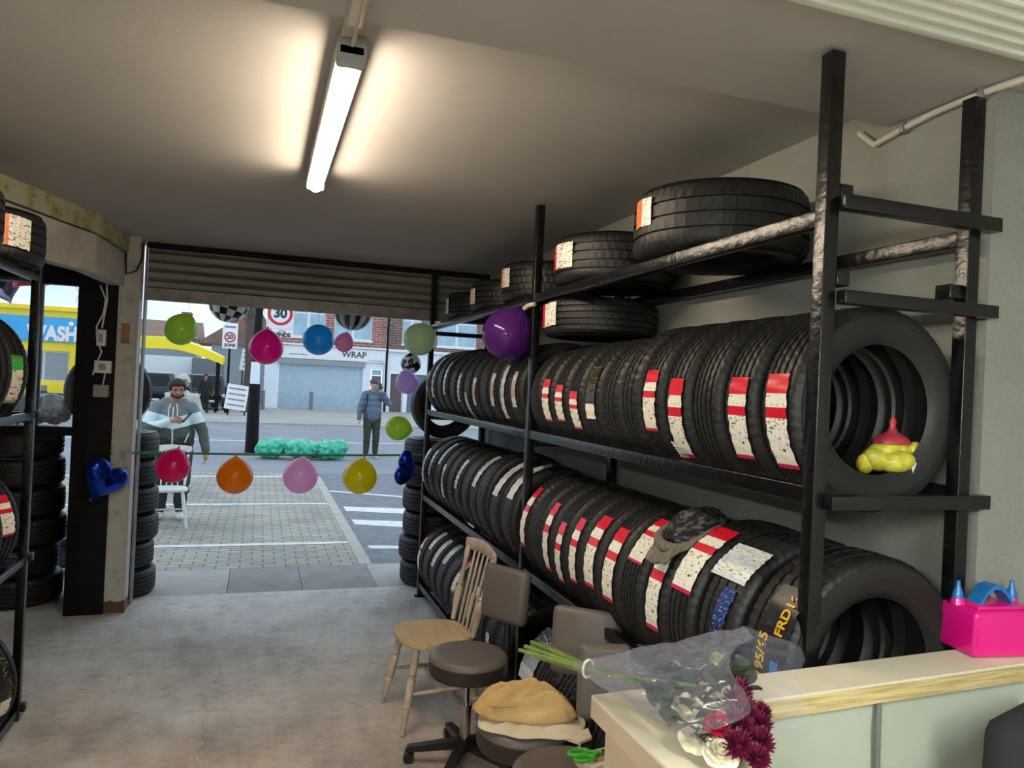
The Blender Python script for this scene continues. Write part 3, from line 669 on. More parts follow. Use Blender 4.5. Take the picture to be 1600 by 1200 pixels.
# middle shelf, near bay
ys = [1.56, 1.735, 1.905, 2.075, 2.245, 2.415, 2.585, 2.76, 2.94, 3.11, 3.285, 3.455, 3.63]
lab = {0: ('label_red', 17, -36), 1: ('label_red', 15, -34), 3: ('label_red', 14, -42), 4: ('label_red', 20, -24), 7: ('label_dark', 30, -18), 8: ('label_red', 6, -30), 9: ('label_red', 12, -24), 10: ('label_red', 18, -26)}
txt = {0: 'red and white label', 1: 'red and white label cut with a notch', 3: 'label torn at the lower corner', 4: 'red and white label', 7: 'black and yellow label', 8: 'short red and white label', 9: 'narrow red and white label', 10: 'red and white label'}
G = 'tyres standing on the upper standing shelf, near bay'
for i in range(12):
    D = .566 if i < 6 else .556-.002*i
    ls = []
    if i in lab: m, a, b_ = lab[i]; ls = [(m, a, b_, -.02, .5)]
    if i == 3: ls.append(('label_white', -30, -43, .22, .34))
    d = ('tyre with %s, %s from near post, upper row' % (txt[i], ORD[i])) if i in txt else 'unlabelled black tyre, %s from near post, upper row' % ORD[i]
    stand(d, ys[i], ys[i+1], 1, D, (0, 0, 0, 1, 0, 2, 2, 1, 0, 0, 1, 0)[i], ls, G)
# middle shelf, far bay
G = 'tyres standing on the upper standing shelf, far bay'
ys = [3.72+.1975*i for i in range(13)]
lab = {0: ('label_brown', 22, -18), 1: ('label_white', 30, -34), 2: ('label_brown', 20, -20), 4: ('label_brown', 14, -22), 5: ('label_cyan', -6, -44), 6: ('label_cyan', 20, -20), 8: ('label_white', 38, -14), 10: ('label_white', 48, -20), 11: ('label_brown', 22, -12)}
for i in range(12):
    ls = []
    if i in lab: m, a, b_ = lab[i]; ls = [(m, a, b_, 0, .34)]
    nm = {'label_white': 'pale printed label', 'label_brown': 'white and tan label', 'label_cyan': 'pale blue label'}
    d = 'tyre with %s, upper row, %s beyond the middle post' % (nm[lab[i][0]] if i in lab else 'no label', ORD[i])
    stand(d, ys[i], ys[i+1], 1, .575 if i > 7 else .56, (0, 1, 0, 2)[i % 4], ls, G)
# third shelf, near bay
G = 'tyres standing on the lower standing shelf, near bay'
ys = [1.53, 1.755, 1.97, 2.155, 2.32, 2.49, 2.665, 2.84, 3.0, 3.16, 3.31, 3.47, 3.63]
lab = {0: [('label_film', 44, -30, -.18, .5)], 1: [('label_white', 58, 34, .02, .8), ('label_bluefilm', 30, -10, -.12, .28)], 2: [('label_red', 66, 16, -.05, .62)], 3: [('label_red', 46, -16, 0, .5)], 4: [('label_red', 62, 22, 0, .62)],
       5: [('label_red', 42, -16, 0, .5)], 6: [('label_red', 46, -14, 0, .52)], 7: [('label_red', 36, -20, 0, .42)], 8: [('label_red', 26, -30, 0, .4)], 9: [('label_red', 40, -26, 0, .42)], 10: [], 11: [('label_red', 48, -16, 0, .4)]}
txt = {0: 'dark film label lettered in yellow', 1: 'square white label and blue strip', 2: 'wide two-piece red label', 3: 'long red and white label', 4: 'label high up under the hat', 5: 'red and white label', 6: 'slanted red and white label', 7: 'curled red and white label', 8: 'narrow red and white label set low', 9: 'long narrow red and white label', 10: 'no label', 11: 'red and white label'}
for i in range(12):
    o = stand('tyre with %s, lower row, %s from near post' % (txt[i], ORD[i]), ys[i], ys[i+1], 2, .60 if i < 3 else .575, (2, 2, 1, 0, 0, 0, 1, 0, 0, 1, 0, 2)[i], lab[i], G)
    if i == 0:
        tyre_text(o, .60, 'FRD16', .042, 'print_yellow', -.055, 29); tyre_text(o, .60, '195/65', .044, 'print_yellow', -.005, 6)
        MB().grid(lambda u, v: Vector((-(.306)*math.cos(math.radians(6-12*v)), -.075+.03*u, .306*math.sin(math.radians(6-12*v)))), 2, 5).build('blue_mark', 'print_blue', o, fix=False)
# third shelf, far bay
G = 'tyres standing on the lower standing shelf, far bay'
ys = [3.72, 3.94, 4.18, 4.40, 4.60, 4.80, 5.0, 5.2, 5.4, 5.62, 5.86, 6.09]
lab = {0: [('label_white', 84, 22, 0, .42)], 1: [('label_white', 70, 18, 0, .42)], 3: [('label_white', 66, 16, 0, .38)], 5: [('label_white', 44, 2, 0, .34)], 7: [('label_brown', 26, -22, 0, .34)], 8: [('label_white', 64, 22, 0, .3)], 9: [('label_cyan', 40, 0, 0, .3)], 10: [('label_white', 38, -16, 0, .3)]}
for i in range(11):
    d = 'tyre with %s, lower row, %s beyond middle post' % ({0: 'pale label over the top', 1: 'long pale label', 3: 'pale label with lime tip', 5: 'short pale label', 7: 'white and tan label', 8: 'thin pale label high up', 9: 'pale blue label', 10: 'pale label next to the blue balloon'}.get(i, 'no label'), ORD[i])
    stand(d, ys[i], ys[i+1], 2, .585 if i != 2 else .61, (1, 0, 2, 1)[i % 4], lab.get(i, []), G)
# bottom shelf
G = 'tyres standing on the bottom shelf'
ys = [1.62, 1.84, 2.05, 2.26, 2.47, 2.68, 2.89, 3.1, 3.3, 3.52]
lab = {8: [('label_silver', 60, 4, 0, .8)], 5: [('label_dark', 50, 0, 0, .5)], 3: [('label_orange', 40, 0, 0, .5)]}
for i in range(9):
    stand('black tyre on the bottom shelf behind the stools, %s from the near post' % ORD[i] if i not in lab else ('tyre with %s on the bottom shelf behind the stools' % {8: 'silver film wrap label', 5: 'dark label', 3: 'orange and white label'}[i]), ys[i], ys[i+1], 3, .58, 2, lab.get(i, []), G)
ys = [3.72, 3.93, 4.14, 4.36, 4.58, 4.78, 4.98, 5.18, 5.4, 5.64, 5.88, 6.09]
lab = {10: [('label_red', 40, -14, 0, .3)], 9: [('label_white', 66, 30, 0, .36)], 8: [('label_white', 62, 14, 0, .4)], 7: [('label_cyan', 66, 30, 0, .42)], 5: [('label_red', 56, 10, 0, .4)], 3: [('label_white', 40, 0, 0, .4)], 1: [('label_white', 10, -20, 0, .3)]}
for i in range(11):
    d = 'bottom shelf tyre with %s, %s beyond middle post' % ({10: 'red tipped pale label', 9: 'pale label', 8: 'wide pale label', 7: 'pale blue label', 5: 'red and white label', 3: 'pale label seen behind the wooden chair', 1: 'small pale label'}.get(i, 'no label'), ORD[i])
    stand(d, ys[i], ys[i+1], 3, .585, (0, 1, 0, 2)[i % 4], lab.get(i, []), G)
# tyres lying flat on the top shelf
G = 'tyres lying flat on the top shelf'
for lb_, x, y, D, w, ls in (('largest tyre lying flat on the top shelf, nearest the near rack post', 1.6, 2.385, .635, .25, [('label_orange', -10, 9, .12, .4)]),
                            ('flat tyre on the top shelf with red and white label, right of the middle post', 1.6, 3.25, .575, .235, [('label_boxred', -22, 22, .06, .5)]),
                            ('flat tyre on the top shelf with bright orange label, behind the middle post', 1.6, 4.12, .56, .23, [('label_orange', -20, 16, .1, .48)]),
                            ('flat tyre on the top shelf with pale orange and white label, above the purple balloon', 1.6, 4.80, .56, .21, [('label_orange', -28, 12, -.02, .5)]),
                            ('farthest flat tyre on the top shelf with a small pale label', 1.6, 5.50, .56, .20, [('label_white', -10, 8, 0, .6)])):
    t = tyre(lb_, (x, y, LV[0]+w/2+.001), D, w, 2 if D > .6 else 1, (PI/2, 0, 0), G)
    for k, l in enumerate(ls): label_part(t, D, w, *l, seed=k)
t = tyre('flat tyre wedged between the top shelf and the upright row, pale label', (1.605, 3.40, 2.155), .57, .185, 1, (PI/2, 0, 0))
label_part(t, .57, .185, 'label_boxred', -14, 18, .05, .62, seed=3)

# ------------------------------------------------------------------ left hand rack
lr = thing('tyre_rack', 'black steel tyre rack at the left edge beside the front window', 'rack', (-1.35, 3.6, 0))
def lrb(name, a, b):
    c = (Vector(a)+Vector(b))/2; d = Vector(b)-Vector(a)
    MB().box((0, 0, 0), [abs(q) for q in d], bev=.003).build(name, 'black_gloss', lr, loc=c-Vector((-1.35, 3.6, 0)), ang=30)
for y in (4.34, 2.9):
    lrb('post', (-1.115, y-.02, 0), (-1.075, y+.02, 2.44)); lrb('post', (-1.60, y-.02, 0), (-1.56, y+.02, 2.44))
for z in (2.26, 1.56, .83, .06):
    lrb('rail', (-1.11, 2.92, z-.04), (-1.08, 4.32, z)); lrb('rail', (-1.595, 2.92, z-.04), (-1.565, 4.32, z))
    lrb('crossbar', (-1.56, 4.325, z-.04), (-1.115, 4.355, z))
    if z < 2: lrb('rail_stub', (-1.13, 4.36, z-.03), (-1.06, 4.40, z+.01))
G = 'tyres on the left rack'
for li, z in enumerate((1.56, .83, .06)):
    D = (.575, .56, .57)[li]
    for k in range(5):
        y = 4.17-.245*k
        t = tyre('left rack tyre, %s shelf, %s from window end%s' % (('upper', 'middle', 'bottom')[li], ORD[k], ('' if k else ', with %s label' % ('green and white', 'red and white', 'dark and cream')[li])), (-1.345+(.0 if li < 2 else .02), y, z+rest(D)-.005), D, .2, 2 if li == 0 else 0, (0, 0, PI-.42), G)
        if k == 0: label_part(t, D, .2, ('label_green', 'label_red', 'label_dark')[li], (16, 34, 34)[li], (-30, -6, -24)[li], .16, .66, seed=li)
        
for k in range(2):
    t = tyre(('flat tyre on top of the left rack with orange and white label', 'flat tyre on top of the left rack, behind the labelled one')[k], (-1.30, 4.10-.62*k, 2.26+.128), .58, .255, 1, (PI/2, 0, PI), G)
    if k == 0: label_part(t, .58, .255, 'label_orange', -62, -26, .05, .55, seed=5)

# ------------------------------------------------------------------ stacks outside
def stack(x, y, n, h, D, where, group, jit=.02):
    for k in range(n):
        r_ = random.Random(k*7+n)
        w = h
        tyre('worn tyre in the stack %s, %s' % (where, 'lowest' if k == 0 else ('topmost' if k == n-1 else ORD[k]+' from the ground')), (x+r_.uniform(-jit, jit), y+r_.uniform(-jit, jit), h*k+h/2+.001), D, w-.004, k % 2, (PI/2, 0, r_.uniform(0, .1)), group)
stack(-1.06, 6.66, 6, .218, .62, 'behind the painted post', 'tyre stack behind the painted post')
tyre('tyre standing upright on top of the stack behind the painted post', (-1.14, 6.66, 6*.218+.315), .62, .2, 1)
stack(-1.72, 6.55, 6, .222, .63, 'outside the left window', 'tyre stack outside the left window', .035)
stack(1.56, 6.62, 6, .218, .60, 'beyond the far end of the rack', 'tyre stack beyond the far rack end')
tyre('tyre standing upright on the stack beyond the far end of the rack', (1.60, 6.62, 6*.218+.30), .60, .2, 0)

# ================================================================== OUTSIDE GROUND
def ground(name, pts, mat, z1=0, z0=-.12): return struct(name, MB().prism(pts, z0, z1), mat)
def rect(x0, y0, x1, y1): return [(x0, y0), (x1, y0), (x1, y1), (x0, y1)]
gp = [(-9, -3.1, 'slab_light'), (-3.1, -.9, 'slab_light'), (-.895, -.185, 'slab_light'), (-.18, .42, 'slab_dark'), (.425, 1.055, 'slab_dark'), (1.06, 3.0, 'slab_light'), (3.005, 8, 'slab_light')]
for a, b_, m in gp: ground('pavement_slab', rect(a, 6.505, b_, 7.34), m, -.002)
ground('forecourt_paving', [(-14, 7.345), (1.0, 7.345), (1.0, 14.6), (-14, 14.6)], 'block_paving', -.004)
ground('kerb_line', [(1.003, 7.345), (1.125, 7.345), (1.125, 14.0), (1.003, 14.6)], 'kerb_stone', .0)
ground('side_asphalt', [(1.128, 7.345), (12, 7.345), (12, 14.6), (1.128, 14.6)], 'asphalt_near', -.01)
ground('road', rect(-40, 14.605, 45, 29.4), 'asphalt', -.03)
ground('far_kerb', rect(-40, 29.405, 45, 29.6), 'kerb_stone', .04)
ground('far_pavement', rect(-40, 29.605, 45, 75), 'pavement_far', .0)
def mark(name, label, pts, z=-.003):
    o = MB().prism(pts, z-.001, z+.002).build(name, 'line_paint', smooth=False); tag(o, label, 'road marking', 'white lines painted on the ground')
mark('white_line', 'white line across the paving nearest the shop', rect(-3.0, 8.30, 1.0, 8.40), -.002)
mark('white_line', 'white line across the middle of the block paving', rect(-3.0, 10.93, 1.0, 11.03), -.002)
mark('white_line', 'white line along the far edge of the block paving', rect(-3.0, 13.93, 1.0, 14.03), -.002)
mark('white_line', 'nearest white stripe on the tarmac beside the kerb', [(1.2, 8.05), (2.8, 7.75), (2.8, 7.9), (1.2, 8.2)], -.008)
mark('white_stripe', 'second white wedge on the tarmac beside the kerb', [(1.2, 9.42), (2.6, 8.85), (2.6, 9.35), (1.2, 9.75)], -.008)
mark('white_stripe', 'third white wedge on the tarmac beside the kerb', [(1.2, 10.4), (2.6, 9.9), (2.6, 10.4), (1.2, 10.75)], -.008)
mark('white_line', 'thin white line curving over the far part of the tarmac', [(1.14, 12.2), (3.2, 11.0), (3.2, 11.12), (1.14, 12.32)], -.008)
mark('white_line', 'long white line along the middle of the road', rect(-12, 21.8, 14, 21.95), -.028)

# ================================================================== PEOPLE
def fingers(mb, palm, dirn, side, curl=.5, s=1.0):
    """five separate fingers from a palm; dirn = along the hand, side = thumb side"""
    palm = Vector(palm); d = Vector(dirn).normalized(); sd = Vector(side).normalized(); nrm = d.cross(sd).normalized()
    limb(mb, [(*(palm-d*.03*s), .026*s), (*(palm+d*.03*s), .028*s)])
    limb(mb, [(*(palm+d*.03*s-sd*.022*s), .018*s), (*(palm+d*.03*s+sd*.022*s), .018*s)])
    for i, ln in enumerate((.066, .076, .072, .056)):
        b0 = palm+d*.045*s+sd*(.03-.02*i)*s
        p1 = b0+(d*math.cos(curl*.6)+nrm*math.sin(curl*.6))*ln*.5*s
        p2 = p1+(d*math.cos(curl*1.6)+nrm*math.sin(curl*1.6))*ln*.5*s
        limb(mb, [(*b0, .0095*s), (*p1, .009*s), (*p2, .0078*s)])
    t0 = palm-d*.01*s+sd*.028*s; t1 = t0+(sd*.8+d*.6)*.035*s; t2 = t1+(d*.9+nrm*.5)*.03*s
    limb(mb, [(*t0, .013*s), (*t1, .011*s), (*t2, .009*s)])
def person(label, loc, rz, H, pose, top, topmat, legmat, skin, hair, shoe, extras, vox=.011):
    """pose: joints in metres for a 1.75 m figure facing -Y"""
    k = H/1.75
    t = thing('person', label, 'person', loc, rz)
    J = {n: tuple(c*k for c in v) for n, v in pose.items()}
    hd = Vector(J['head']); look = J.get('look', (0, -1, -.1)); lk = Vector(look).normalized()
    rot = Vector((0, -1, 0)).rotation_difference(lk).to_matrix()
    b = MB()
    # head, jaw, nose, ears, neck
    b.sph(hd, .098*k, 16, (.80, .98, 1.12), rot); b.sph(hd+rot@Vector((0, -.03*k, -.065*k)), .062*k, 14, (.92, 1, .95), rot)
    limb(b, [(*(hd+rot@Vector((0, -.092*k, .004*k))), .011*k), (*(hd+rot@Vector((0, -.108*k, -.026*k))), .015*k)])
    for sgn in (-1, 1): b.sph(hd+rot@Vector((sgn*.08*k, .005*k, -.01*k)), .022*k, 8, (.45, .8, 1.2), rot)
    limb(b, [(*(hd+Vector((0, .015*k, -.06*k))), .055*k), (0, .01*k, 1.42*k, .06*k)])
    limb(b, [(0, .01*k, 1.40*k, .09*k), (0, 0, 1.2*k, .125*k), (0, 0, 1.0*k, .12*k)], sc=(1.25, .8, 1))
    for s_, n in ((-1, 'R'), (1, 'L')):
        sh = (s_*.17*k, .01*k, 1.40*k)
        limb(b, [(*sh, .058*k), (*J['elbow'+n], .043*k), (*J['wrist'+n], .028*k)])
        limb(b, [(s_*.09*k, 0, .95*k, .09*k), (*J['knee'+n], .062*k), (*J['ankle'+n], .042*k)])
        w = Vector(J['wrist'+n]); e = Vector(J['elbow'+n]); d = Vector(J.get('hand'+n) or (w-e)).normalized()
        fingers(b, w+d*.05*k, d, Vector(J.get('thumb'+n, (0, -1, 0))), pose.get('curl'+n, (.5,))[0], k)
    me = remesh(b, vox*.8, 2); body = link('body', me, skin, t)
    # face
    for s_ in (-1, 1):
        MB().sph(hd+rot@Vector((s_*.031*k, -.088*k, .012*k)), .011*k, 8, (1.3, .6, .7), rot).build('eye', 'eye', t)
        MB().box(hd+rot@Vector((s_*.031*k, -.091*k, .032*k)), (.036*k, .01*k, .008*k), rot, .003).build('eyebrow', hair, t)
    MB().sph(hd+rot@Vector((0, -.088*k, -.055*k)), .02*k, 8, (1.3, .5, .4), rot).build('mouth', 'lips', t)
    # garments: shells a little larger than the body
    g = MB()
    pf = top.get('puff', 1.0)
    limb(g, [(0, .015*k, 1.42*k, .085*k*pf), (0, 0, 1.33*k, .115*k*pf), (0, 0, 1.15*k, .138*k*pf), (0, 0, .93*k, .142*k*pf)], sc=(1.34, .86, 1))
    for s_, n in ((-1, 'R'), (1, 'L')):
        sh = (s_*.165*k, .01*k, 1.395*k); e = Vector(J['elbow'+n]); w = Vector(J['wrist'+n])
        limb(g, [(*(0, .01*k, 1.42*k), .07*k), (*sh, .078*k*pf), (*e, .062*k*pf), (*(e.lerp(w, .93)), .046*k*pf)])
    if top.get('collar'):
        limb(g, [(-.06*k, .02*k, 1.47*k, .045*k), (0, .06*k, 1.49*k, .05*k), (.06*k, .02*k, 1.47*k, .045*k), (.03*k, -.05*k, 1.44*k, .035*k), (-.03*k, -.05*k, 1.44*k, .035*k)])
    link('jacket', remesh(g, vox, 3, .006*k, .09, 3), topmat, t)
    l = MB()
    limb(l, [(-.07*k, 0, .96*k, .125*k), (.07*k, 0, .96*k, .125*k)])
    for s_, n in ((-1, 'R'), (1, 'L')):
        kn = Vector(J['knee'+n]); an = Vector(J['ankle'+n])
        limb(l, [(s_*.09*k, 0, .9*k, .112*k), (*kn, .082*k), (*(kn.lerp(an, .9)), .066*k)])
        f = MB(); an = Vector(J['ankle'+n])
        limb(f, [(an.x, an.y+.02*k, .06*k, .048*k), (an.x+s_*.01, an.y-.08*k, .045*k, .045*k), (an.x+s_*.015, an.y-.15*k, .038*k, .037*k)])
        fm = remesh(f, .009, 2)
        for v in fm.vertices: v.co.z = max(v.co.z, .003)
        link('shoe', fm, shoe, t)
    link('trousers', remesh(l, vox, 3, .008*k, .08, 9), legmat, t)
    extras(t, hd, rot, k, J)
    return t
def hair_cap(t, hd, rot, k, mat='hair', thick=.013):
    h = MB(); R = .098*k
    for i in range(16):
        for j in range(5):
            a = 2*PI*i/16; e = .15+.33*j
            v = Vector((math.cos(a)*math.cos(e)*.80, math.sin(a)*math.cos(e)*.98, math.sin(e)*1.12))
            if v.y < -.55 and v.z < .62: continue
            h.sph(hd+rot@(v*R), .028*k, 6)
    for a in (-1, 1): h.sph(hd+rot@Vector((a*.074*k, .02*k, .01*k)), .025*k, 6, (.5, 1, 1.2))
    h.sph(hd+rot@Vector((0, .07*k, -.01*k)), .045*k, 8)
    link('hair', remesh(h, .012, 2), mat, t)
PO = dict(head=(0, -.02, 1.635), look=(.05, -1, -.1), elbowR=(-.27, .02, 1.10), elbowL=(.27, .02, 1.10), wristR=(-.29, -.05, .86), wristL=(.29, -.05, .86),
          kneeR=(-.1, -.02, .5), kneeL=(.1, -.02, .5), ankleR=(-.1, .02, .09), ankleL=(.1, .02, .09))
def ex_man(t, hd, rot, k, J):
    hair_cap(t, hd, rot, k)
    bd = MB()
    for i in range(9):
        a = -1.2+2.4*i/8; bd.sph(hd+rot@Vector((math.sin(a)*.062*k, -.03*k-math.cos(a)*.05*k, -.085*k+abs(math.sin(a))*.02*k)), .019*k, 6)
    link('beard', remesh(bd, .009, 2), 'hair', t)
    for s_ in (-1, 1):
        MB().tube([(s_*.03*k, -.105*k, 1.44*k), (s_*.045*k, -.135*k, 1.36*k), (s_*.04*k, -.15*k, 1.25*k)], .006).build('drawstring', 'white_plastic', t)
    MB().tube([(0, -.12*k, 1.40*k), (0, -.15*k, 1.2*k), (.01*k, -.15*k, .88*k)], .007).build('zip', 'white_plastic', t)
    hb = MB(); limb(hb, [(-.10*k, .03*k, 1.46*k, .05*k), (-.05*k, .09*k, 1.47*k, .06*k), (.05*k, .09*k, 1.47*k, .06*k), (.10*k, .03*k, 1.46*k, .05*k)])
    link('hood', remesh(hb, .012, 3), 'sign_grey', t)
    for s_ in (-1, 1): MB().box((s_*.145*k, -.10*k, 1.02*k), (.014, .02, .12*k), RY(s_*.3), .004).build('pocket_trim', 'white_plastic', t)
pm = dict(PO); pm.update(head=(.02, -.06, 1.625), look=(.3, -1, -.38), elbowR=(-.27, -.12, 1.12), wristR=(.0, -.33, 1.24), handR=(.9, -.3, .12), thumbR=(0, -.2, 1), curlR=(.9,),
                         elbowL=(.29, .03, 1.10), wristL=(.34, -.06, .85), handL=(.05, -.1, -1), thumbL=(0, -1, 0))
p1_ = person('bearded man in grey, pale and olive hooded jacket looking down at his phone', (-.98, 9.95, -.004), .0, 1.72, pm, {}, 'jacket_block', 'trouser_dark', 'skin', 'hair', 'shoe_white', ex_man)
p1_.scale = (1.15, 1.1, 1)
ph = MB().box((0, 0, 0), (.075, .15, .01), bev=.004).build('mobile_phone', 'phone_black', loc=(-.80, 9.53, 1.265), rot=(math.radians(50), 0, math.radians(-70)))
tag(ph, 'black mobile phone held by the man in the colour-block jacket', 'phone')
def ex_pale(t, hd, rot, k, J):
    hb = MB(); 
    for i in range(12):
        a = 2*PI*i/12
        for e in (.1, .5, .9, 1.3):
            v = Vector((math.cos(a)*math.cos(e)*.85, math.sin(a)*math.cos(e), math.sin(e)*1.15))
            if v.y < -.6 and v.z < .5: continue
            hb.sph(hd+rot@(v*.1*k), .026*k, 6)
    link('hood', remesh(hb, .013, 3), 'jacket_pale', t)
pp = dict(PO); pp.update(look=(-.2, -1, -.1))
person('man in a pale hooded jacket standing behind the man with the phone', (-1.10, 12.2, -.004), .15, 1.77, pp, {'collar': 1}, 'jacket_pale', 'trouser_dark', 'skin_light', 'hair', 'shoe_dark', ex_pale)
def ex_cap(t, hd, rot, k, J):
    c = MB(); c.sph(hd+rot@Vector((0, .005*k, .045*k)), .102*k, 16, (.86, 1.02, .8), rot)
    link('cap', remesh(c, .01, 2), 'cap_brown', t)
    MB().lathe([(0, 0), (.075*k, 0), (.078*k, .006*k), (0, .012*k)], Matrix.Translation(hd+rot@Vector((0, -.075*k, .045*k))) @ rot.to_4x4(), 16).build('cap_peak', 'cap_brown', t)
    MB().tube([(-.15*k, .05*k, 1.47*k), (-.14*k, -.11*k, 1.38*k), (-.16*k, -.15*k, 1.2*k), (-.2*k, -.10*k, 1.0*k)], .016).build('bag_strap', 'black_cloth', t)
pc_ = dict(PO); pc_.update(look=(.15, -1, -.1), head=(0, -.03, 1.635), elbowL=(.34, -.08, 1.22), wristL=(.17, -.2, 1.46), handL=(-.5, -.1, .85), thumbL=(-.3, -.9, .1), curlL=(1.1,))
person('man in cap and quilted blue-grey jacket holding a phone to his face', (2.55, 17.7, -.03), .05, 1.88, pc_, {'puff': 1.12, 'collar': 1}, 'puffer', 'trouser_camo', 'skin_light', 'hair', 'shoe_white', ex_cap)
ph = MB().box((0, 0, 0), (.075, .01, .15), bev=.004).build('mobile_phone', 'phone_black', loc=(2.68, 17.44, 1.68), rot=(0, math.radians(-25), .2))
tag(ph, 'dark mobile phone held by the man in the cap', 'phone')
person('person dressed in black standing by the cars under the yellow canopy', (-2.35, 36.4, 0), .4, 1.75, dict(PO), {}, 'black_cloth', 'black_cloth', 'skin', 'hair', 'shoe_dark', lambda t, hd, rot, k, J: hair_cap(t, hd, rot, k), vox=.02)

# ================================================================== CHAIRS
def windsor(label, loc, rz, wood, seatmat, s=1.0, group=None):
    """spindle-back chair, front towards -Y in its own axes"""
    t = thing('wooden_chair', label, 'chair', loc, rz, group)
    pts = []
    for i in range(28):
        a = 2*PI*i/28; x = math.cos(a); y = math.sin(a)
        ex = .215*(1 if y < 0 else .94); pts.append((math.copysign(abs(x)**.7, x)*ex, math.copysign(abs(y)**.75, y)*.205))
    b = MB().prism(pts, .425, .455)
    ed = [e for e in b.bm.edges if abs(e.verts[0].co.z-e.verts[1].co.z) < 1e-4]
    bmesh.ops.bevel(b.bm, geom=ed, offset=.008, segments=2, affect='EDGES')
    b.build('seat', seatmat, t)
    leg = [(.02, .012), (.12, .014), (.3, .019), (.33, .023), (.35, .017), (.38, .022), (.5, .021), (.62, .023), (.66, .016), (.69, .023), (.72, .017), (.8, .021), (.98, .016)]
    ft = [(-.215, -.21), (.215, -.21), (-.205, .215), (.205, .215)]
    tp = [(-.15, -.13), (.15, -.13), (-.14, .14), (.14, .14)]
    for (fx, fy), (tx, ty) in zip(ft, tp): MB().turned((fx, fy, 0), (tx, ty, .43), leg).build('leg', wood, t)
    at = lambda i, z: Vector((*ft[i], 0)).lerp(Vector((*tp[i], .43)), z/.43)
    st_ = [(.05, .008), (.5, .014), (.95, .008)]
    a0, a1 = (at(0, .2), at(2, .2)), (at(1, .2), at(3, .2))
    for p, q in (a0, a1): MB().turned(p, q, st_).build('stretcher', wood, t)
    MB().turned((a0[0]+a0[1])/2, (a1[0]+a1[1])/2, [(.02, .008), (.45, .012), (.5, .016), (.55, .012), (.98, .008)]).build('stretcher', wood, t)
    bp = [(.02, .014), (.15, .016), (.3, .024), (.42, .026), (.46, .016), (.49, .022), (.52, .014), (.8, .013), (.88, .018), (.98, .015)]
    for sg in (-1, 1): MB().turned((sg*.165, .165, .45), (sg*.195, .255, .88), bp).build('back_post', wood, t)
    for i in range(4):
        x = -.09+.06*i; MB().turned((x, .175, .45), (x*1.1, .262, .87), [(.02, .007), (.4, .010), (.98, .007)]).build('spindle', wood, t)
    V = []
    mb = MB()
    def crest(u, v):
        a = (u-.5)*2; x = a*.225; y = .266-.022*a*a+.010*math.cos(v*2*PI); hh = .038-.006*abs(a)**4
        return Vector((x, y+.01, .888+hh*math.sin(v*2*PI)+(.006*math.cos(a*3))))
    mb.grid(crest, 16, 12)
    for u in (0, 1):
        c = mb.bm.verts.new(crest(u, 0).lerp(crest(u, .5), .5)+Vector((.01*(1 if u else -1), 0, 0)))
        ring = [v for v in mb.bm.verts if v is not c and abs(v.co.x-crest(u, 0).x) < 1e-5]
        ring.sort(key=lambda v: math.atan2(v.co.z-c.co.z, v.co.y-c.co.y))
        for i in range(len(ring)):
            p, q = ring[i], ring[(i+1) % len(ring)]
            if (p.co-q.co).length > 1e-6: mb.bm.faces.new((c, p, q))
    bmesh.ops.remove_doubles(mb.bm, verts=mb.bm.verts, dist=1e-5)
    mb.build('crest_rail', wood, t)
    return t
windsor('bare wooden spindle-back chair with worn legs beside the tyre rack', (.955, 3.95, 0), math.radians(-86), 'worn_wood', 'pale_wood')
windsor('white painted spindle-back chair standing outside on the block paving', (-.95, 9.42, -.004), math.radians(4), 'white_paint', 'white_paint')

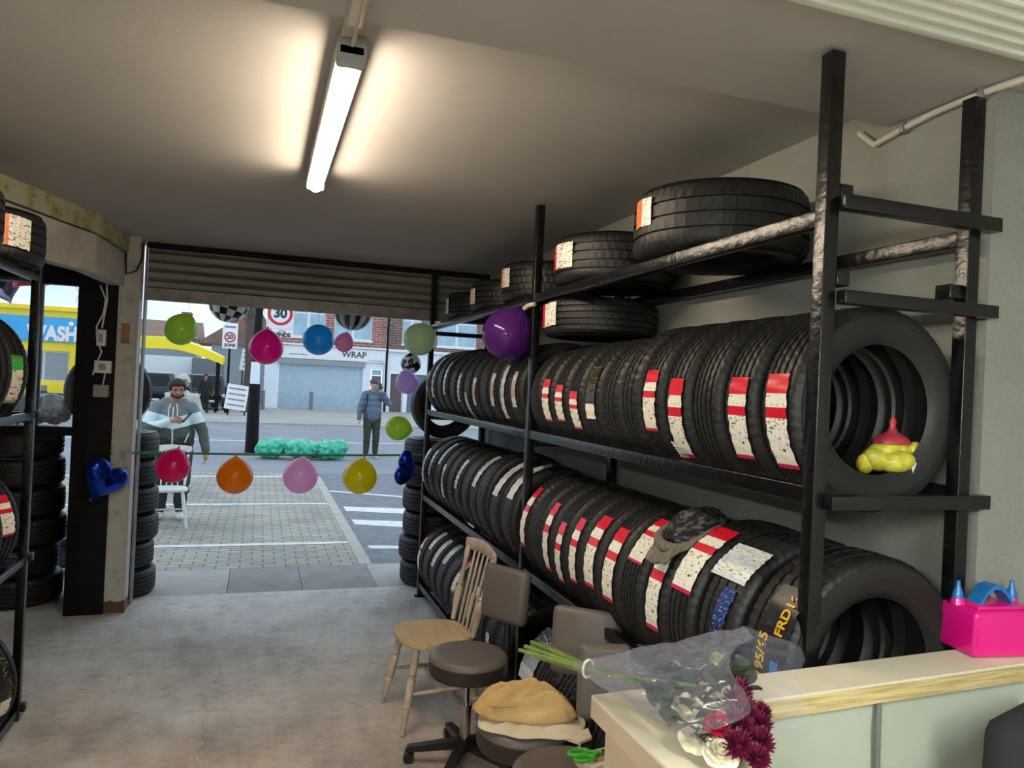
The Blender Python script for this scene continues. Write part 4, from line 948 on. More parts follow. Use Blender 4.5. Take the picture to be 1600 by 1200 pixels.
def stool(label, loc, H, rz, pad_a, pad_z, pad_r=.23, R=.188, face=None):
    """padded stool on a five-armed castor base; pad_a = direction of the backrest in degrees"""
    t = thing('padded_stool', label, 'stool', loc, rz, 'taupe padded stools on castors')
    M = Matrix()
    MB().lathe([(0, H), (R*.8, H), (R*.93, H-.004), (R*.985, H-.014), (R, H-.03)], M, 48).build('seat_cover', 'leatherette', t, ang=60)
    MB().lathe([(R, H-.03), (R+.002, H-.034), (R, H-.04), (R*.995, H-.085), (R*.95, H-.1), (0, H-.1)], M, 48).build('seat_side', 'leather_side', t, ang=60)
    MB().cyl((0, 0, .26), (0, 0, H-.1), .013).cyl((0, 0, H-.115), (0, 0, H-.1), .06).build('piston', 'chrome', t)
    MB().cyl((0, 0, .11), (0, 0, .27), .025).cyl((0, 0, .265), (0, 0, .285), .029).build('gas_cylinder', 'chrome', t)
    MB().cyl((0, 0, .075), (0, 0, .125), .042, .036).build('hub', 'black_plastic', t)
    for i in range(5):
        a = 2*PI*i/5+.35; d = Vector((math.cos(a), math.sin(a), 0)); q = RZ(a)
        mb = MB(); pr = [(.03, .118), (.27, .078), (.28, .06), (.27, .052), (.03, .078)]
        vsA = [[mb.bm.verts.new(q @ Vector((x, s_*(.026-.03*x), z))) for x, z in pr] for s_ in (-1, 1)]
        mb.bm.faces.new(vsA[0]); mb.bm.faces.new(vsA[1][::-1])
        for k in range(5): mb.bm.faces.new((vsA[0][k], vsA[1][k], vsA[1][(k+1) % 5], vsA[0][(k+1) % 5]))
        arm = mb.build('base_arm', 'black_plastic', t)
        c = d*.262; n = Vector((-d.y, d.x, 0))
        w = MB()
        for s_ in (-1, 1): w.cyl(c+n*.006*s_+Vector((0, 0, .0255)), c+n*.022*s_+Vector((0, 0, .0255)), .025, n=18)
        w.cyl(c+Vector((0, 0, .03)), c+Vector((0, 0, .062)), .008)
        w.build('castor', 'black_plastic', arm)
    a = math.radians(pad_a); d = Vector((math.cos(a), math.sin(a), 0)); c = d*pad_r; c.z = pad_z
    q = RZ((a if face is None else math.radians(face))+PI/2) @ RX(.08)
    mb = MB().box((0, 0, 0), (.29, .06, .27), bev=.028)
    for v in mb.bm.verts: v.co.y -= .02*(v.co.x/.145)**2
    for v in mb.bm.verts: v.co = q @ v.co + c
    mb.build('backrest', 'leatherette', t)
    mb = MB(); e = d*(pad_r+.045)
    mb.tube([(d.x*.05, d.y*.05, H-.108), (d.x*(pad_r-.02), d.y*(pad_r-.02), H-.11), (e.x, e.y, H-.06), (e.x, e.y, pad_z)], .017, 8).build('back_bracket', 'black_plastic', t)
    return t
stool('taupe padded stool with backrest beside the wooden chair, nothing on it', (1.0, 3.4, 0), .53, 0, 30, .765)
stool('taupe padded stool carrying the tan jacket and cream tote bag', (1.045, 2.73, 0), .50, .4, -26, .785, .24, face=28)
stool('taupe padded stool carrying the green-handled scissors, nearest the counter', (1.055, 2.34, 0), .50, .8, -20, .73, .27, face=30)

# cloth things on the middle stool
def drape(name, mat, loc, rz, rx, ry, h, folds, seed, edge=.12, droop=0, flat=0):
    """crumpled cloth: a closed heap whose top is broken by sharp folds and whose rim wanders"""
    rn = random.Random(seed); ph_ = [rn.uniform(0, 6) for _ in range(8)]
    def top(u, v):
        a = 2*PI*u; q = v
        rim = 1+edge*(math.sin(2*a+ph_[0])*.6+math.sin(3*a+ph_[1])*.5+math.sin(7*a+ph_[2])*.25)
        x = rx*rim*q*math.cos(a); y = ry*rim*q*math.sin(a)
        w = .5*math.sin(x*9+ph_[3])+.35*math.sin(x*21+y*7+ph_[4])
        f = 0
        for k, (amp, fr) in enumerate(folds):
            t = math.sin((y+.03*w+.18*x*(k % 2))*fr+ph_[5]+k*2.1); f += amp*(1-abs(t))**1.0*2-amp
        z = h*(1-q**3.2)**.75*(1-flat*q)+f*(1-q**6)*(.4+.6*min(1, q*3))
        if droop: z -= droop*max(0, q*rim-.9)*3*max(0, math.cos(a-ph_[6]))
        return Vector((x, y, max(z, .004) if not droop else z+.004))
    mb = MB().grid(top, 96, 30, closed_u=True)
    n = 96; rings = [v for v in mb.bm.verts]
    base_ = [rings[i*31+30] for i in range(n)]
    lower = [mb.bm.verts.new(Vector((v.co.x*.97, v.co.y*.97, 0.0 if not droop else min(0, v.co.z-.004)))) for v in base_]
    for i in range(n): mb.bm.faces.new((base_[i], base_[(i+1) % n], lower[(i+1) % n], lower[i]))
    c = mb.bm.verts.new((0, 0, 0))
    for i in range(n): mb.bm.faces.new((lower[i], lower[(i+1) % n], c))
    bmesh.ops.remove_doubles(mb.bm, verts=mb.bm.verts, dist=1e-5)
    return mb.build(name, mat, None, loc, ang=180, rot=(0, 0, rz))
o = drape('tote_bag', 'cream_cloth', (1.06, 2.72, .503), .2, .205, .19, .035, [(.005, 55), (.003, 110)], 5, .16); tag(o, 'cream cotton tote bag spread under the tan jacket on a stool', 'bag')
MB().prism([(.03, -.19), (.16, -.17), (.13, -.235), (.06, -.25)], -.004, .006).build('bag_flap', 'cream_cloth', o)
o = drape('folded_jacket', 'tan_cloth', (1.045, 2.74, .532), math.radians(-14), .195, .14, .085, [(.022, 52), (.010, 118)], 11, .12); tag(o, 'crumpled tan jacket lying on the cream tote bag', 'jacket')
sl_ = MB(); 
o2 = drape('sleeve', 'tan_cloth', (0, -.04, .05), .25, .13, .05, .055, [(.010, 90)], 3, .15); o2.parent = o
# scissors on a small box on the nearest stool
bx = MB().box((0, 0, .02), (.13, .10, .04), bev=.003).build('card_box', 'cream_cloth', loc=(1.165, 2.31, .502), rot=(0, 0, .2)); tag(bx, 'small cream cardboard box under the green scissors on the stool', 'box')
MB().b2((-.04, -.03, .041), (.05, .035, .0425)).build('box_print', 'notice_orange', bx, smooth=False)
sc = thing('scissors', 'scissors with bright green plastic handles lying on a small box', 'scissors', (1.165, 2.32, .553), .1)
for s_ in (-1, 1):
    pts = [(-.065+.03*math.cos(a*PI/9)*1.25, s_*.022+.017*math.sin(a*PI/9), .0) for a in range(19)]
    MB().tube(pts, .0065, 8, caps=False).tube([(-.03, s_*.018, 0), (-.005, s_*.004, 0), (.01, -s_*.003, 0)], .006, 8).build('handle', 'scissor_green', sc)
    MB().prism([(0, s_*.005-.004), (.03, s_*.008-.002), (.10, s_*.002), (.03, s_*.0), (0, s_*.005+.004)], -.001+s_*.001, .001+s_*.001).build('blade', 'steel', sc)
MB().cyl((.01, 0, -.004), (.01, 0, .004), .004).build('rivet', 'steel', sc)

# ================================================================== COUNTER
ct = thing('reception_counter', 'L-shaped wooden reception counter with pine ledge in front of the tyre rack', 'counter', (0, 0, 0))
lp = [(.70, .1), (.88, .1), (.88, 1.325), (2.04, 1.385), (2.04, 1.51), (.70, 1.437)]
MB().prism(lp, 1.146, 1.152).build('ledge_top', 'board_white', ct, smooth=False)
MB().prism([(.88, 1.325), (2.04, 1.385), (2.04, 1.51), (.88, 1.449)], 1.105, 1.1458).build('ledge_edge', 'pine_edge', ct, smooth=False)
MB().prism([(.70, .1), (.879, .1), (.879, 1.449), (.70, 1.437)], 1.105, 1.1458).build('ledge_edge', 'mdf', ct, smooth=False)
MB().prism([(.90, 1.35), (2.04, 1.41), (2.04, 1.455), (.90, 1.395)], 0, 1.104).build('back_panel', 'panel_green', ct, smooth=False)
MB().prism([(.725, .12), (.765, .12), (.765, 1.40), (.725, 1.40)], 0, 1.104).build('side_panel', 'mdf', ct, smooth=False)
for a, b_ in (((.717, .14, 1.0), (.725, 1.4, 1.09)), ((.717, 1.32, .1), (.725, 1.4, 1.0)), ((.717, .14, .02), (.725, 1.4, .1)), ((.717, .14, .1), (.725, .22, 1.0))):
    MB().b2(a, b_, .003).build('panel_trim', 'mdf', ct, smooth=False)
cw = MB().tube([(1.41, 1.365, 1.10), (1.405, 1.36, 1.05), (1.41, 1.362, .95), (1.42, 1.36, .8), (1.42, 1.36, .5), (1.41, 1.36, .2), (1.42, 1.35, .01)], .007).build('grey_cable', 'grey_wire'); tag(cw, 'grey cable hanging down the inside panel of the counter', 'cable')
# black padded office chair behind the counter
oc = thing('office_chair', 'black padded office chair with grey stitching, cut by the right edge', 'chair', (1.74, 1.12, 0), .3)
mb = MB().box((0, 0, 0), (.42, .09, .52), bev=.042)
for v in mb.bm.verts: v.co.x *= 1-.25*max(0, v.co.z/.26)**2; v.co += Vector((0, .10, .87))
mb.build('backrest', 'black_cloth', oc)
for k in (.8, .88):
    MB().tube([(.21*k*math.cos(a*PI/16)*.95, .053, .88+.25*k*math.sin(a*PI/16)) for a in range(17)], .003, 6).build('stitching', 'grey_plastic', oc)
MB().box((0, -.12, .5), (.44, .42, .09), bev=.04).build('seat', 'black_cloth', oc)
MB().tube([(0, .15, .7), (0, .16, .5), (0, .02, .44)], .02).build('back_bracket', 'black_plastic', oc)
MB().cyl((0, -.1, .09), (0, -.1, .46), .03).build('gas_cylinder', 'black_plastic', oc)
for i in range(5):
    a = 2*PI*i/5; MB().tube([(0, -.1, .1), (.26*math.cos(a), -.1+.26*math.sin(a), .07)], [.025, .016]).sph((.26*math.cos(a), -.1+.26*math.sin(a), .031), .03, 10).build('base_arm', 'black_plastic', oc)
# balloon pump
bpn = thing('balloon_pump', 'pink electric balloon pump with blue handle standing on the counter ledge', 'balloon pump', (1.895, 1.475, 1.153), math.radians(-8))
MB().box((0, 0, .06), (.21, .13, .12), bev=.012).build('housing', 'pink_plastic', bpn)
MB().box((0, 0, .124), (.16, .09, .01), bev=.004).build('top_plate', 'pink_plastic', bpn)
hp = [(-.062+.124*i/14, 0, .118+.062*math.sin(PI*i/14)) for i in range(15)]
mb = MB()
for s_ in (0,):
    A = []
    for x, y, z in hp:
        t_ = .012; A.append([mb.bm.verts.new((x*(1 if j < 2 else .86), yy, .118+(z-.118)*(1 if j < 2 else .8))) for j, yy in enumerate((-.022, .022, .022, -.022))])
    for i in range(14):
        for j in range(4): mb.bm.faces.new((A[i][j], A[i][(j+1) % 4], A[i+1][(j+1) % 4], A[i+1][j]))
mb.build('handle', 'blue_plastic', bpn)
for x in (-.085, .085):
    MB().lathe([(0, .118), (.02, .118), (.016, .135), (0, .135)], Matrix.Translation((x, .02, 0)), 16).build('nozzle_base', 'pink_plastic', bpn)
    MB().lathe([(.015, .133), (.013, .15), (.007, .165), (.005, .182), (0, .182)], Matrix.Translation((x, .02, 0)), 16).build('nozzle', 'blue_plastic', bpn)

# ================================================================== BOUQUET on the counter corner
bq = thing('bouquet', 'bouquet of cream and burgundy flowers wrapped in clear cellophane on the counter corner', 'bouquet', (.88, 1.16, 1.155))
AX = (Vector((.66, 1.60, 1.20))-Vector((.87, 1.13, 1.24)))   # from bloom end to stem tips
org = Vector((.88, 1.16, 1.155))
T = Vector((.70, 1.46, 1.20))-org        # tie point
E = Vector((.87, 1.18, 1.225))-org       # bloom centre
axd = (E-T).normalized(); sx = axd.cross(Vector((0, 0, 1))).normalized(); sz = sx.cross(axd)
rnd = random.Random(11)
for i in range(9):
    a = rnd.uniform(0, 2*PI); s_ = rnd.uniform(.3, 1)
    tip = T-axd*(.13+.03*rnd.random())+(sx*math.cos(a)*.045+sz*math.sin(a)*.035)*s_+Vector((0, 0, .012))
    end = T.lerp(E, .8)+(sx*math.cos(a+PI)*.05+sz*math.sin(a+PI)*.04)*s_
    MB().tube([tip, T+(sx*math.cos(a)+sz*math.sin(a))*.008, end], .0045, 7).build('stem', 'stem', bq)
def leaf(c, d, n, L, w, mat='leaf'):
    d = d.normalized(); n = (n-d*n.dot(d)).normalized(); sd = d.cross(n)
    mb = MB().grid(lambda u, v: c+d*L*v+sd*w*(u-.5)*2*math.sin(PI*min(1, v*1.02)**.8)+n*(.25*w*abs(u-.5)*2+.12*L*math.sin(v*2.5)), 4, 7)
    mb.build('leaf', mat, bq, fix=False)
for i in range(26):
    a = rnd.uniform(0, 2*PI); c = E-axd*rnd.uniform(.02, .13)+(sx*math.cos(a)*.07+sz*abs(math.sin(a))*.05)
    leaf(c, axd*.6+(sx*math.cos(a)+sz*math.sin(a)*.7)*.7+Vector((rnd.uniform(-.3, .3),)*3), sz, rnd.uniform(.04, .075), rnd.uniform(.01, .018))
def rose(c, d, r, mat, layers=((.25, 5, 1.3), (.5, 6, .95), (.78, 7, .6), (1.0, 8, .25)), name='rose'):
    d = d.normalized(); a_ = d.orthogonal().normalized(); b_ = d.cross(a_)
    mb = MB(); mb.sph(c, r*.3, 8)
    for rad, n, up_ in layers:
        for k in range(n):
            th = 2*PI*k/n+rad*5+rnd.uniform(-.2, .2)
            def f(u, v):
                t2 = th+(u-.5)*2*PI/n*1.5; rr = r*rad*(.35+.65*v**.7)*(1+.12*math.sin(u*PI)*v); h = r*(up_*v*.9-.18*v*v)
                ru = .05*r*math.sin(u*9+k)*v
                return c+(a_*math.cos(t2)+b_*math.sin(t2))*rr+d*(h+ru)
            mb.grid(f, 5, 4)
    mb.build(name, mat, bq, fix=False)
def mum(c, d, r, mat, n=70, name='chrysanthemum', w=.16):
    d = d.normalized(); a_ = d.orthogonal().normalized(); b_ = d.cross(a_); mb = MB(); mb.sph(c, r*.35, 8)
    for k in range(n):
        ph_ = math.acos(1-1.25*(k+.5)/n); th = k*2.39996
        v = d*math.cos(ph_)+(a_*math.cos(th)+b_*math.sin(th))*math.sin(ph_); s_ = v.cross(d if abs(v.dot(d)) < .95 else a_).normalized(); q = v.cross(s_)
        L = r*rnd.uniform(.85, 1.1); w_ = r*w
        mb.grid(lambda u, t2: c+v*L*(.2+.8*t2)+s_*w_*(u-.5)*2*math.sin(PI*(.12+.86*t2))+q*(-.15*r*t2*t2+.3*w_*abs(u-.5)), 2, 4)
    mb.build(name, mat, bq, fix=False)
upv = Vector((-.15, -.3, 1))
def at(f, s_, h): return E+axd*f+sx*s_+Vector((0, 0, h))
W_ = lambda x, y, z: Vector((x, y, z))-org
for x, y, z, r in ((.80, 1.225, 1.20, .034), (.875, 1.225, 1.215, .034), (.775, 1.15, 1.185, .032), (.815, 1.165, 1.19, .03), (.79, 1.10, 1.18, .03)): rose(W_(x, y, z), upv+Vector((x-.85, y-1.2, 0))*3, r, 'petal_white')
for x, y, z, r in ((.97, 1.335, 1.205, .022), (.95, 1.30, 1.215, .026), (.935, 1.265, 1.22, .028), (.915, 1.225, 1.225, .030), (.885, 1.185, 1.225, .032), (.865, 1.15, 1.22, .034), (.835, 1.115, 1.215, .032), (.81, 1.08, 1.20, .030), (.895, 1.14, 1.20, .03), (.86, 1.09, 1.195, .03), (.93, 1.18, 1.20, .026), (.835, 1.06, 1.185, .026)):
    mum(W_(x, y, z), upv+Vector((x-.88, y-1.15, 0))*3, r, 'petal_burgundy', 90, w=.12)
rose(W_(.80, 1.125, 1.215), upv, .026, 'petal_red', name='red_bloom')
mum(W_(.955, 1.36, 1.235), upv, .02, 'bud_green', 40, 'green_bud', .2)
for i in range(60):
    x = rnd.uniform(.74, 1.0); y = 1.17+.75*(x-.80)+rnd.uniform(-.03, .14); leaf(W_(x, y, rnd.uniform(1.175, 1.22)), Vector((rnd.uniform(-1, 1), rnd.uniform(-1, 1), .35)), Vector((0, 0, 1)), rnd.uniform(.045, .08), rnd.uniform(.012, .022))
# cellophane cone with a crinkled, flaring mouth
def wrap(u, v):
    a = 2*PI*u; t_ = v; L = .40
    rad = .012+.14*t_**1.0+(.009*abs(math.sin(a*4.5+t_*5))+.012*abs(math.sin(a*2+t_*9))+.006*abs(math.sin(a*8-t_*14))-.01)*t_**.6
    p = T-axd*.03+axd*L*t_*(1+.10*math.sin(a*2+.6)+.06*math.sin(a*5))+sx*math.cos(a)*rad*1.2+sz*math.sin(a)*rad*.62+Vector((0, 0, .035*t_))
    p.z = max(p.z, .002+.002*math.sin(a*9)); return p
MB().grid(wrap, 90, 30, closed_u=True).build('cellophane_wrap', 'cellophane', bq, fix=False, ang=20)
MB().tube([T+sx*math.cos(a*PI/8)*.02+sz*math.sin(a*PI/8)*.018 for a in range(17)], .0028, 6, caps=False).build('tie', 'white_plastic', bq)

# hat and produce bag
kn = thing('knitted_hat', 'grey and black knitted hat lying on the lower row of tyres', 'hat', (1.445, 2.24, 1.315), .5)
kn.rotation_euler = (0, math.radians(-24), .2); kn.scale = (.95, .9, .66)
mb = MB().lathe([(.105, .02), (.112, .035), (.105, .06), (.088, .085), (.06, .10), (.03, .107), (0, .108)], Matrix.Translation((.03, 0, 0)), 40)
for v in mb.bm.verts: v.co.z *= .92+.12*math.sin(v.co.x*40)+.08*math.sin(v.co.y*55+1); v.co.x *= 1.1
mb.build('crown', 'knit_dark', kn)
mb = MB().lathe([(.098, .002), (.118, .0), (.128, .012), (.124, .034), (.110, .042), (.098, .036), (.094, .018), (.098, .002)], Matrix(), 48)
for v in mb.bm.verts: v.co.z += .008*math.sin(math.atan2(v.co.y, v.co.x)*3)+.012; v.co.x *= 1.12
mb.build('brim', 'knit_grey', kn)
mb = MB().grid(lambda u, v: Vector((-.10-.09*v, (u-.5)*.15*(1-.3*v), .018+.012*math.sin(u*7)-.03*v*v)), 10, 6)
fl = mb.build('ear_flap', 'knit_grey', kn); m_ = fl.modifiers.new('t', 'SOLIDIFY'); m_.thickness = .014
pg = thing('produce_bag', 'red net bag of yellow fruit lying inside the nearest upright tyre', 'net bag', (1.675, 1.612, 1.605), 0)
rnd = random.Random(8)
for x, y, z, r_, a in ((-.045, .01, .042, .038, .35), (.0, -.014, .04, .04, -.1), (.05, 0, .04, .038, .1), (-.022, .012, .068, .036, -.4), (.03, .012, .072, .036, .25), (-.075, .02, .03, .026, .8), (.07, .01, .06, .03, -.9)):
    MB().sph((0, 0, 0), r_, 20, (1.4, .9, .8)).build('yellow_fruit', 'produce_yellow', pg, loc=(x, y, z), rot=(0, a, a))
nb = MB().lathe([(.056, .088), (.056, .094), (.046, .106), (.03, .114), (.016, .122), (.009, .135), (.012, .15), (.004, .162), (0, .163)], Matrix.Translation((.005, .012, 0)), 28)
for v in nb.bm.verts:
    q = math.atan2(v.co.y, v.co.x); v.co.x *= 1+.06*math.sin(q*6+v.co.z*60); v.co.y *= .7
nb.build('net', 'net_red', pg)
MB().box((.055, -.034, .022), (.05, .004, .035), RZ(.25)).build('price_tag', 'white_plastic', pg)
MB().box((.054, -.0368, .02), (.028, .003, .012), RZ(.25)).build('price_print', 'sign_red', pg)

# ================================================================== BALLOONS
BP = [(0, -.5)]
def balloon(label, c, d, mat, knot=(0, 0, 1), group='party balloons hung across the shop front', squash=1.0):
    """teardrop balloon of diameter d, knot pointing along `knot`"""
    r = d/2; prof = []
    for i in range(21):
        a = PI*i/20; x = math.sin(a)*r; z = -math.cos(a)*r*(1.0 if a < PI/2 else 1.0+.15*((a-PI/2)/(PI/2))**2)
        if a > PI/2: x *= 1-.07*((a-PI/2)/(PI/2))
        prof.append((max(x, 0.0), z))
    top = prof[-1][1]; prof = prof[:-1]+[(r*.045, top), (r*.05, top+r*.04), (r*.08, top+r*.10), (0, top+r*.09)]
    q = Vector(knot).to_track_quat('Z', 'Y').to_matrix().to_4x4()
    me = MB().lathe(prof, q @ Matrix.Diagonal((1, squash, 1, 1)), 32).mesh('balloon', ang=70)
    o = link('balloon', me, mat, None, c); tag(o, label, 'balloon', group); return o
YB = 6.12
rb_ = MB().tube([(-.985, YB, 1.182), (-.59, YB, 1.185), (-.15, YB, 1.183), (.34, YB, 1.186), (.8, YB, 1.19), (1.334, YB, 1.20)], .009, 8).build('ribbon', 'ribbon_green'); tag(rb_, 'green ribbon stretched across the shop opening', 'ribbon')
balloon('squashed crimson balloon on the green ribbon above the white chair', (-.595, YB, 1.085), .25, 'latex_red', (.25, 0, 1))
balloon('orange balloon on the green ribbon', (-.152, YB, 1.012), .272, 'latex_orange')
balloon('light pink balloon on the green ribbon', (.337, YB, 1.015), .272, 'latex_pink', (.12, 0, 1))
balloon('yellow balloon on the green ribbon', (.805, YB, 1.012), .278, 'latex_yellow', (.18, 0, 1))
balloon('lime green balloon tilted sideways beside the far rack post', (1.10, YB, 1.42), .21, 'latex_lime', (1, 0, -.15))
balloon('lime green balloon high in the left part of the opening', (-.587, YB, 2.12), .235, 'latex_lime', (.5, 0, .8))
balloon('magenta balloon hanging in front of the street sign pole', (.032, YB, 2.02), .262, 'latex_magenta', (.02, 0, 1))
balloon('bright blue round balloon high in the opening', (.426, YB, 2.11), .25, 'latex_blue', (0, .6, .5))
balloon('small rose pink balloon touching the bright blue one', (.612, YB-.16, 2.09), .148, 'latex_rose', (.25, 0, 1))
balloon('pale sage green balloon tied to the far rack post', (1.24, YB-.02, 2.165), .27, 'latex_sage', (.75, 0, .6))
balloon('lilac balloon beside the far rack post', (1.18, YB+.14, 1.80), .195, 'latex_lilac', (-.2, 0, 1))
balloon('black and white spotted balloon between the sage and lilac balloons', (1.25, YB+.35, 1.97), .18, 'ball_cow', (0, 0, 1))
balloon('large purple balloon tied to the middle rack post', (1.245, 3.78, 2.085), .275, 'latex_purple', (.38, -.2, .85))
MB_ = MB().tube([(1.335, 3.62, 2.24), (1.315, 3.66, 2.235), (1.305, 3.70, 2.22)], .012, 8).build('balloon_tie', 'cream_cloth'); tag(MB_, 'cream tape tying the purple balloon to the post', 'tape')
def ball(label, c, r, mat, rot=(0, 0, 0)):
    o = link('balloon', MB().sph((0, 0, 0), r, 40, (1, .8, 1)).mesh('ball_balloon', ang=80), mat, None, c, rot); tag(o, label, 'balloon', 'foil balloons hung outside over the opening'); return o
ball('black and white chequered foil balloon under the roller shutter', (-.29, 7.0, 2.425), .17, 'ball_check', (0, .25, .1))
ball('black and silver striped foil balloon under the roller shutter', (.79, 7.0, 2.44), .18, 'ball_stripe', (.15, .1, .1))
for x, z in ((-.29, 2.6), (.79, 2.62)):
    s_ = MB().tube([(x, 7.0, z-.01), (x+.01, 7.0, z+.28)], .002, 5).build('string', 'white_plastic'); tag(s_, 'thin string holding the %s foil balloon' % ('chequered' if x < 0 else 'striped'), 'string')
fa = MB().b2((-3.2, 6.95, 2.9), (4.2, 7.05, 3.15)).b2((-3.2, 6.5, 3.15), (4.2, 7.05, 3.2)).build('fascia_board', 'black_frame', smooth=False); tag(fa, 'black shop fascia board above the opening, outside', 'fascia')
def foil_heart(label, c, s_, mat, rot):
    def f(u, v):
        a = 2*PI*u; x = 16*math.sin(a)**3; z = 13*math.cos(a)-5*math.cos(2*a)-2*math.cos(3*a)-math.cos(4*a)
        k = math.sin(PI/2*min(1, (1-abs(2*v-1))*1.0)); side = -1 if v < .5 else 1
        kk = 1-abs(2*v-1); q = kk
        rad = (1-q)**.0 if False else (1-q**2.2)
        th = side*.46*math.sqrt(max(0, 1-rad**2))*16*(1+.05*math.sin(a*9)*rad)
        return Vector((x*rad, th*.9, (z+1)*rad))*s_/34
    me = MB().grid(f, 48, 16, closed_u=True).mesh('foil_heart', ang=60)
    o = link('foil_balloon', me, mat, None, c, rot); tag(o, label, 'balloon'); 
    return o
for x, y, z0, z1, nm in ((-.545, YB, 2.24, 2.42, 'lime green'), (.428, YB+.03, 2.235, 2.40, 'bright blue'), (.63, YB-.16, 2.165, 2.40, 'small rose pink'), (.034, YB, 2.155, 2.40, 'magenta')):
    s_ = MB().tube([(x, y, z0-.005), (x+.004, y+.1, (z0+z1)/2), (x, 6.325, z1)], .0012, 5).build('string', 'white_plastic'); tag(s_, 'thin thread from the shutter holding the %s balloon' % nm, 'string')
foil_heart('crumpled blue foil balloon hanging on the painted post', (-1.02, 5.93, 1.0), .35, 'foil_blue', (.15, .5, .75))
foil_heart('blue foil balloon hanging beside the far end of the rack', (1.15, 5.95, 1.10), .32, 'foil_blue', (.1, -1.1, .8))
sg = MB().tube([(-1.0, 6.08, 1.19), (-1.01, 6.02, 1.16)], .004).build('string', 'ribbon_green'); tag(sg, 'short green string holding the blue foil balloon on the post', 'string')
foil_heart('red foil heart balloon outside the top of the left window', (-1.80, 6.9, 2.56), .42, 'foil_red', (.1, .6, .4))
foil_heart('silver purple foil balloon outside the left window behind the red heart', (-2.02, 7.05, 2.44), .36, 'foil_silver', (.1, -.4, .1))
rnd = random.Random(3)
for i, x in enumerate((-1.47, -1.36, -1.27+.0, .0, .12, -.09)):
    y = 7.0
    pts = [(x+rnd.uniform(-.02, .02), y, 2.90-.07*j) for j in range(9)]
    s_ = MB().tube(pts, .0025, 5).build('light_string', 'white_plastic'); tag(s_, 'thin wavy string of white fairy lights outside the %s' % (('left window, leftmost', 'left window, middle', 'left window, rightmost', 'opening, beside the sign pole', 'opening, right of the sign pole', 'opening, left of the sign pole')[i]), 'light string')

# ================================================================== STREET THINGS
for i, (x, y, sc_) in enumerate(((.30, 17.3, .95), (.93, 17.15, 1.0), (1.22, 17.75, .8), (1.62, 17.2, 1.0))):
    b = MB()
    for k in range(16): b.sph((rnd.uniform(-.15, .15)*sc_, rnd.uniform(-.12, .12), .19+rnd.uniform(-.03, .08)), .19*sc_, 10, (1.2, 1, .9))
    me = remesh(b, .016, 2, .05, .16, i*3)
    lo = min(v.co.z for v in me.vertices)
    for v in me.vertices: v.co.z -= lo
    o = link('rubbish_bag', me, 'bag_green', None, (x, y, -.029)); tag(o, 'shiny green rubbish bag by the roadside, %s' % ('against the black pole', 'second from the black pole', 'third from the black pole, partly hidden', 'rightmost, nearest the man in the cap')[i], 'rubbish bag', 'green rubbish bags by the road')
sp = thing('sign_pole', 'black street pole with speed limit and zone ends signs', 'sign post', (-.12, 18.6, -.03))
MB().cyl((0, 0, 0), (0, 0, 1.63), .155, .13, 20).build('pole_base', 'black_frame', sp)
MB().cyl((0, 0, 1.63), (0, 0, 2.15), .11, .10, 20).build('pole_sleeve', 'render_white', sp)
MB().cyl((0, 0, 2.15), (.06, 0, 6.0), .10, .085, 16).build('pole', 'black_frame', sp)
MB().box((.50, -.14, 3.31), (.62, .02, .70), bev=.008).build('sign_plate', 'sign_white', sp)
MB().lathe([(.22, 0), (.285, 0), (.285, .01), (.22, .01), (.22, 0)], Matrix.Translation((.50, -.152, 3.33)) @ Matrix.Rotation(PI/2, 4, 'X'), 40).build('red_ring', 'sign_red', sp, smooth=False)
text('lettering', '30', .30, 'sign_black', sp, (.50, -.155, 3.325), bold=.012)
MB().box((.56, -.14, 2.86), (.50, .02, .19), bev=.005).build('sign_plate', 'sign_white', sp)
text('lettering', 'Zone', .075, 'sign_black', sp, (.56, -.155, 2.915)); text('lettering', 'ENDS', .13, 'sign_black', sp, (.59, -.155, 2.82), bold=.006)
zs = thing('zone_sign', 'distant twenty miles per hour zone sign on a thin dark pole', 'road sign', (-1.42, 36.9, 0))
MB().cyl((0, 0, 0), (0, 0, 3.2), .06, .05, 12).cyl((0, 0, 0), (0, 0, 1.2), .11, .1, 12).build('pole', 'black_frame', zs)
MB().box((0, -.07, 3.58), (.66, .03, 1.18), bev=.01).build('sign_plate', 'sign_white', zs)
MB().lathe([(.18, 0), (.245, 0), (.245, .02), (.18, .02), (.18, 0)], Matrix.Translation((0, -.088, 3.52)) @ Matrix.Rotation(PI/2, 4, 'X'), 32).build('red_ring', 'sign_red', zs, smooth=False)
text('lettering', '20', .26, 'sign_black', zs, (0, -.09, 3.52), bold=.01); text('lettering', 'ZONE', .18, 'sign_black', zs, (0, -.09, 3.14), bold=.008)
MB().box((0, -.09, 4.0), (.5, .01, .08)).build('sign_band', 'sign_grey', zs)
for i, (x, y) in enumerate(((.18, 41.6), (2.75, 43.0))):
    o = MB().cyl((0, 0, 0), (0, 0, 1.0), .11, .1, 12).sph((0, 0, 1.0), .1, 10, (1, 1, .5)).build('bollard', 'sign_grey', loc=(x, y, 0)); tag(o, 'grey bollard in front of the %s' % ('white doorway left of the closed shutter', 'closed pale blue shop shutter')[i], 'bollard')
bl = thing('bollard', 'concrete bollard with a green collar outside the yellow building', 'bollard', (-8.75, 36.5, 0))
MB().cyl((0, 0, 0), (0, 0, .95), .13, .12, 12).build('post', 'concrete_post', bl); MB().cyl((0, 0, .62), (0, 0, .72), .135, n=12).build('collar', 'leaf', bl)

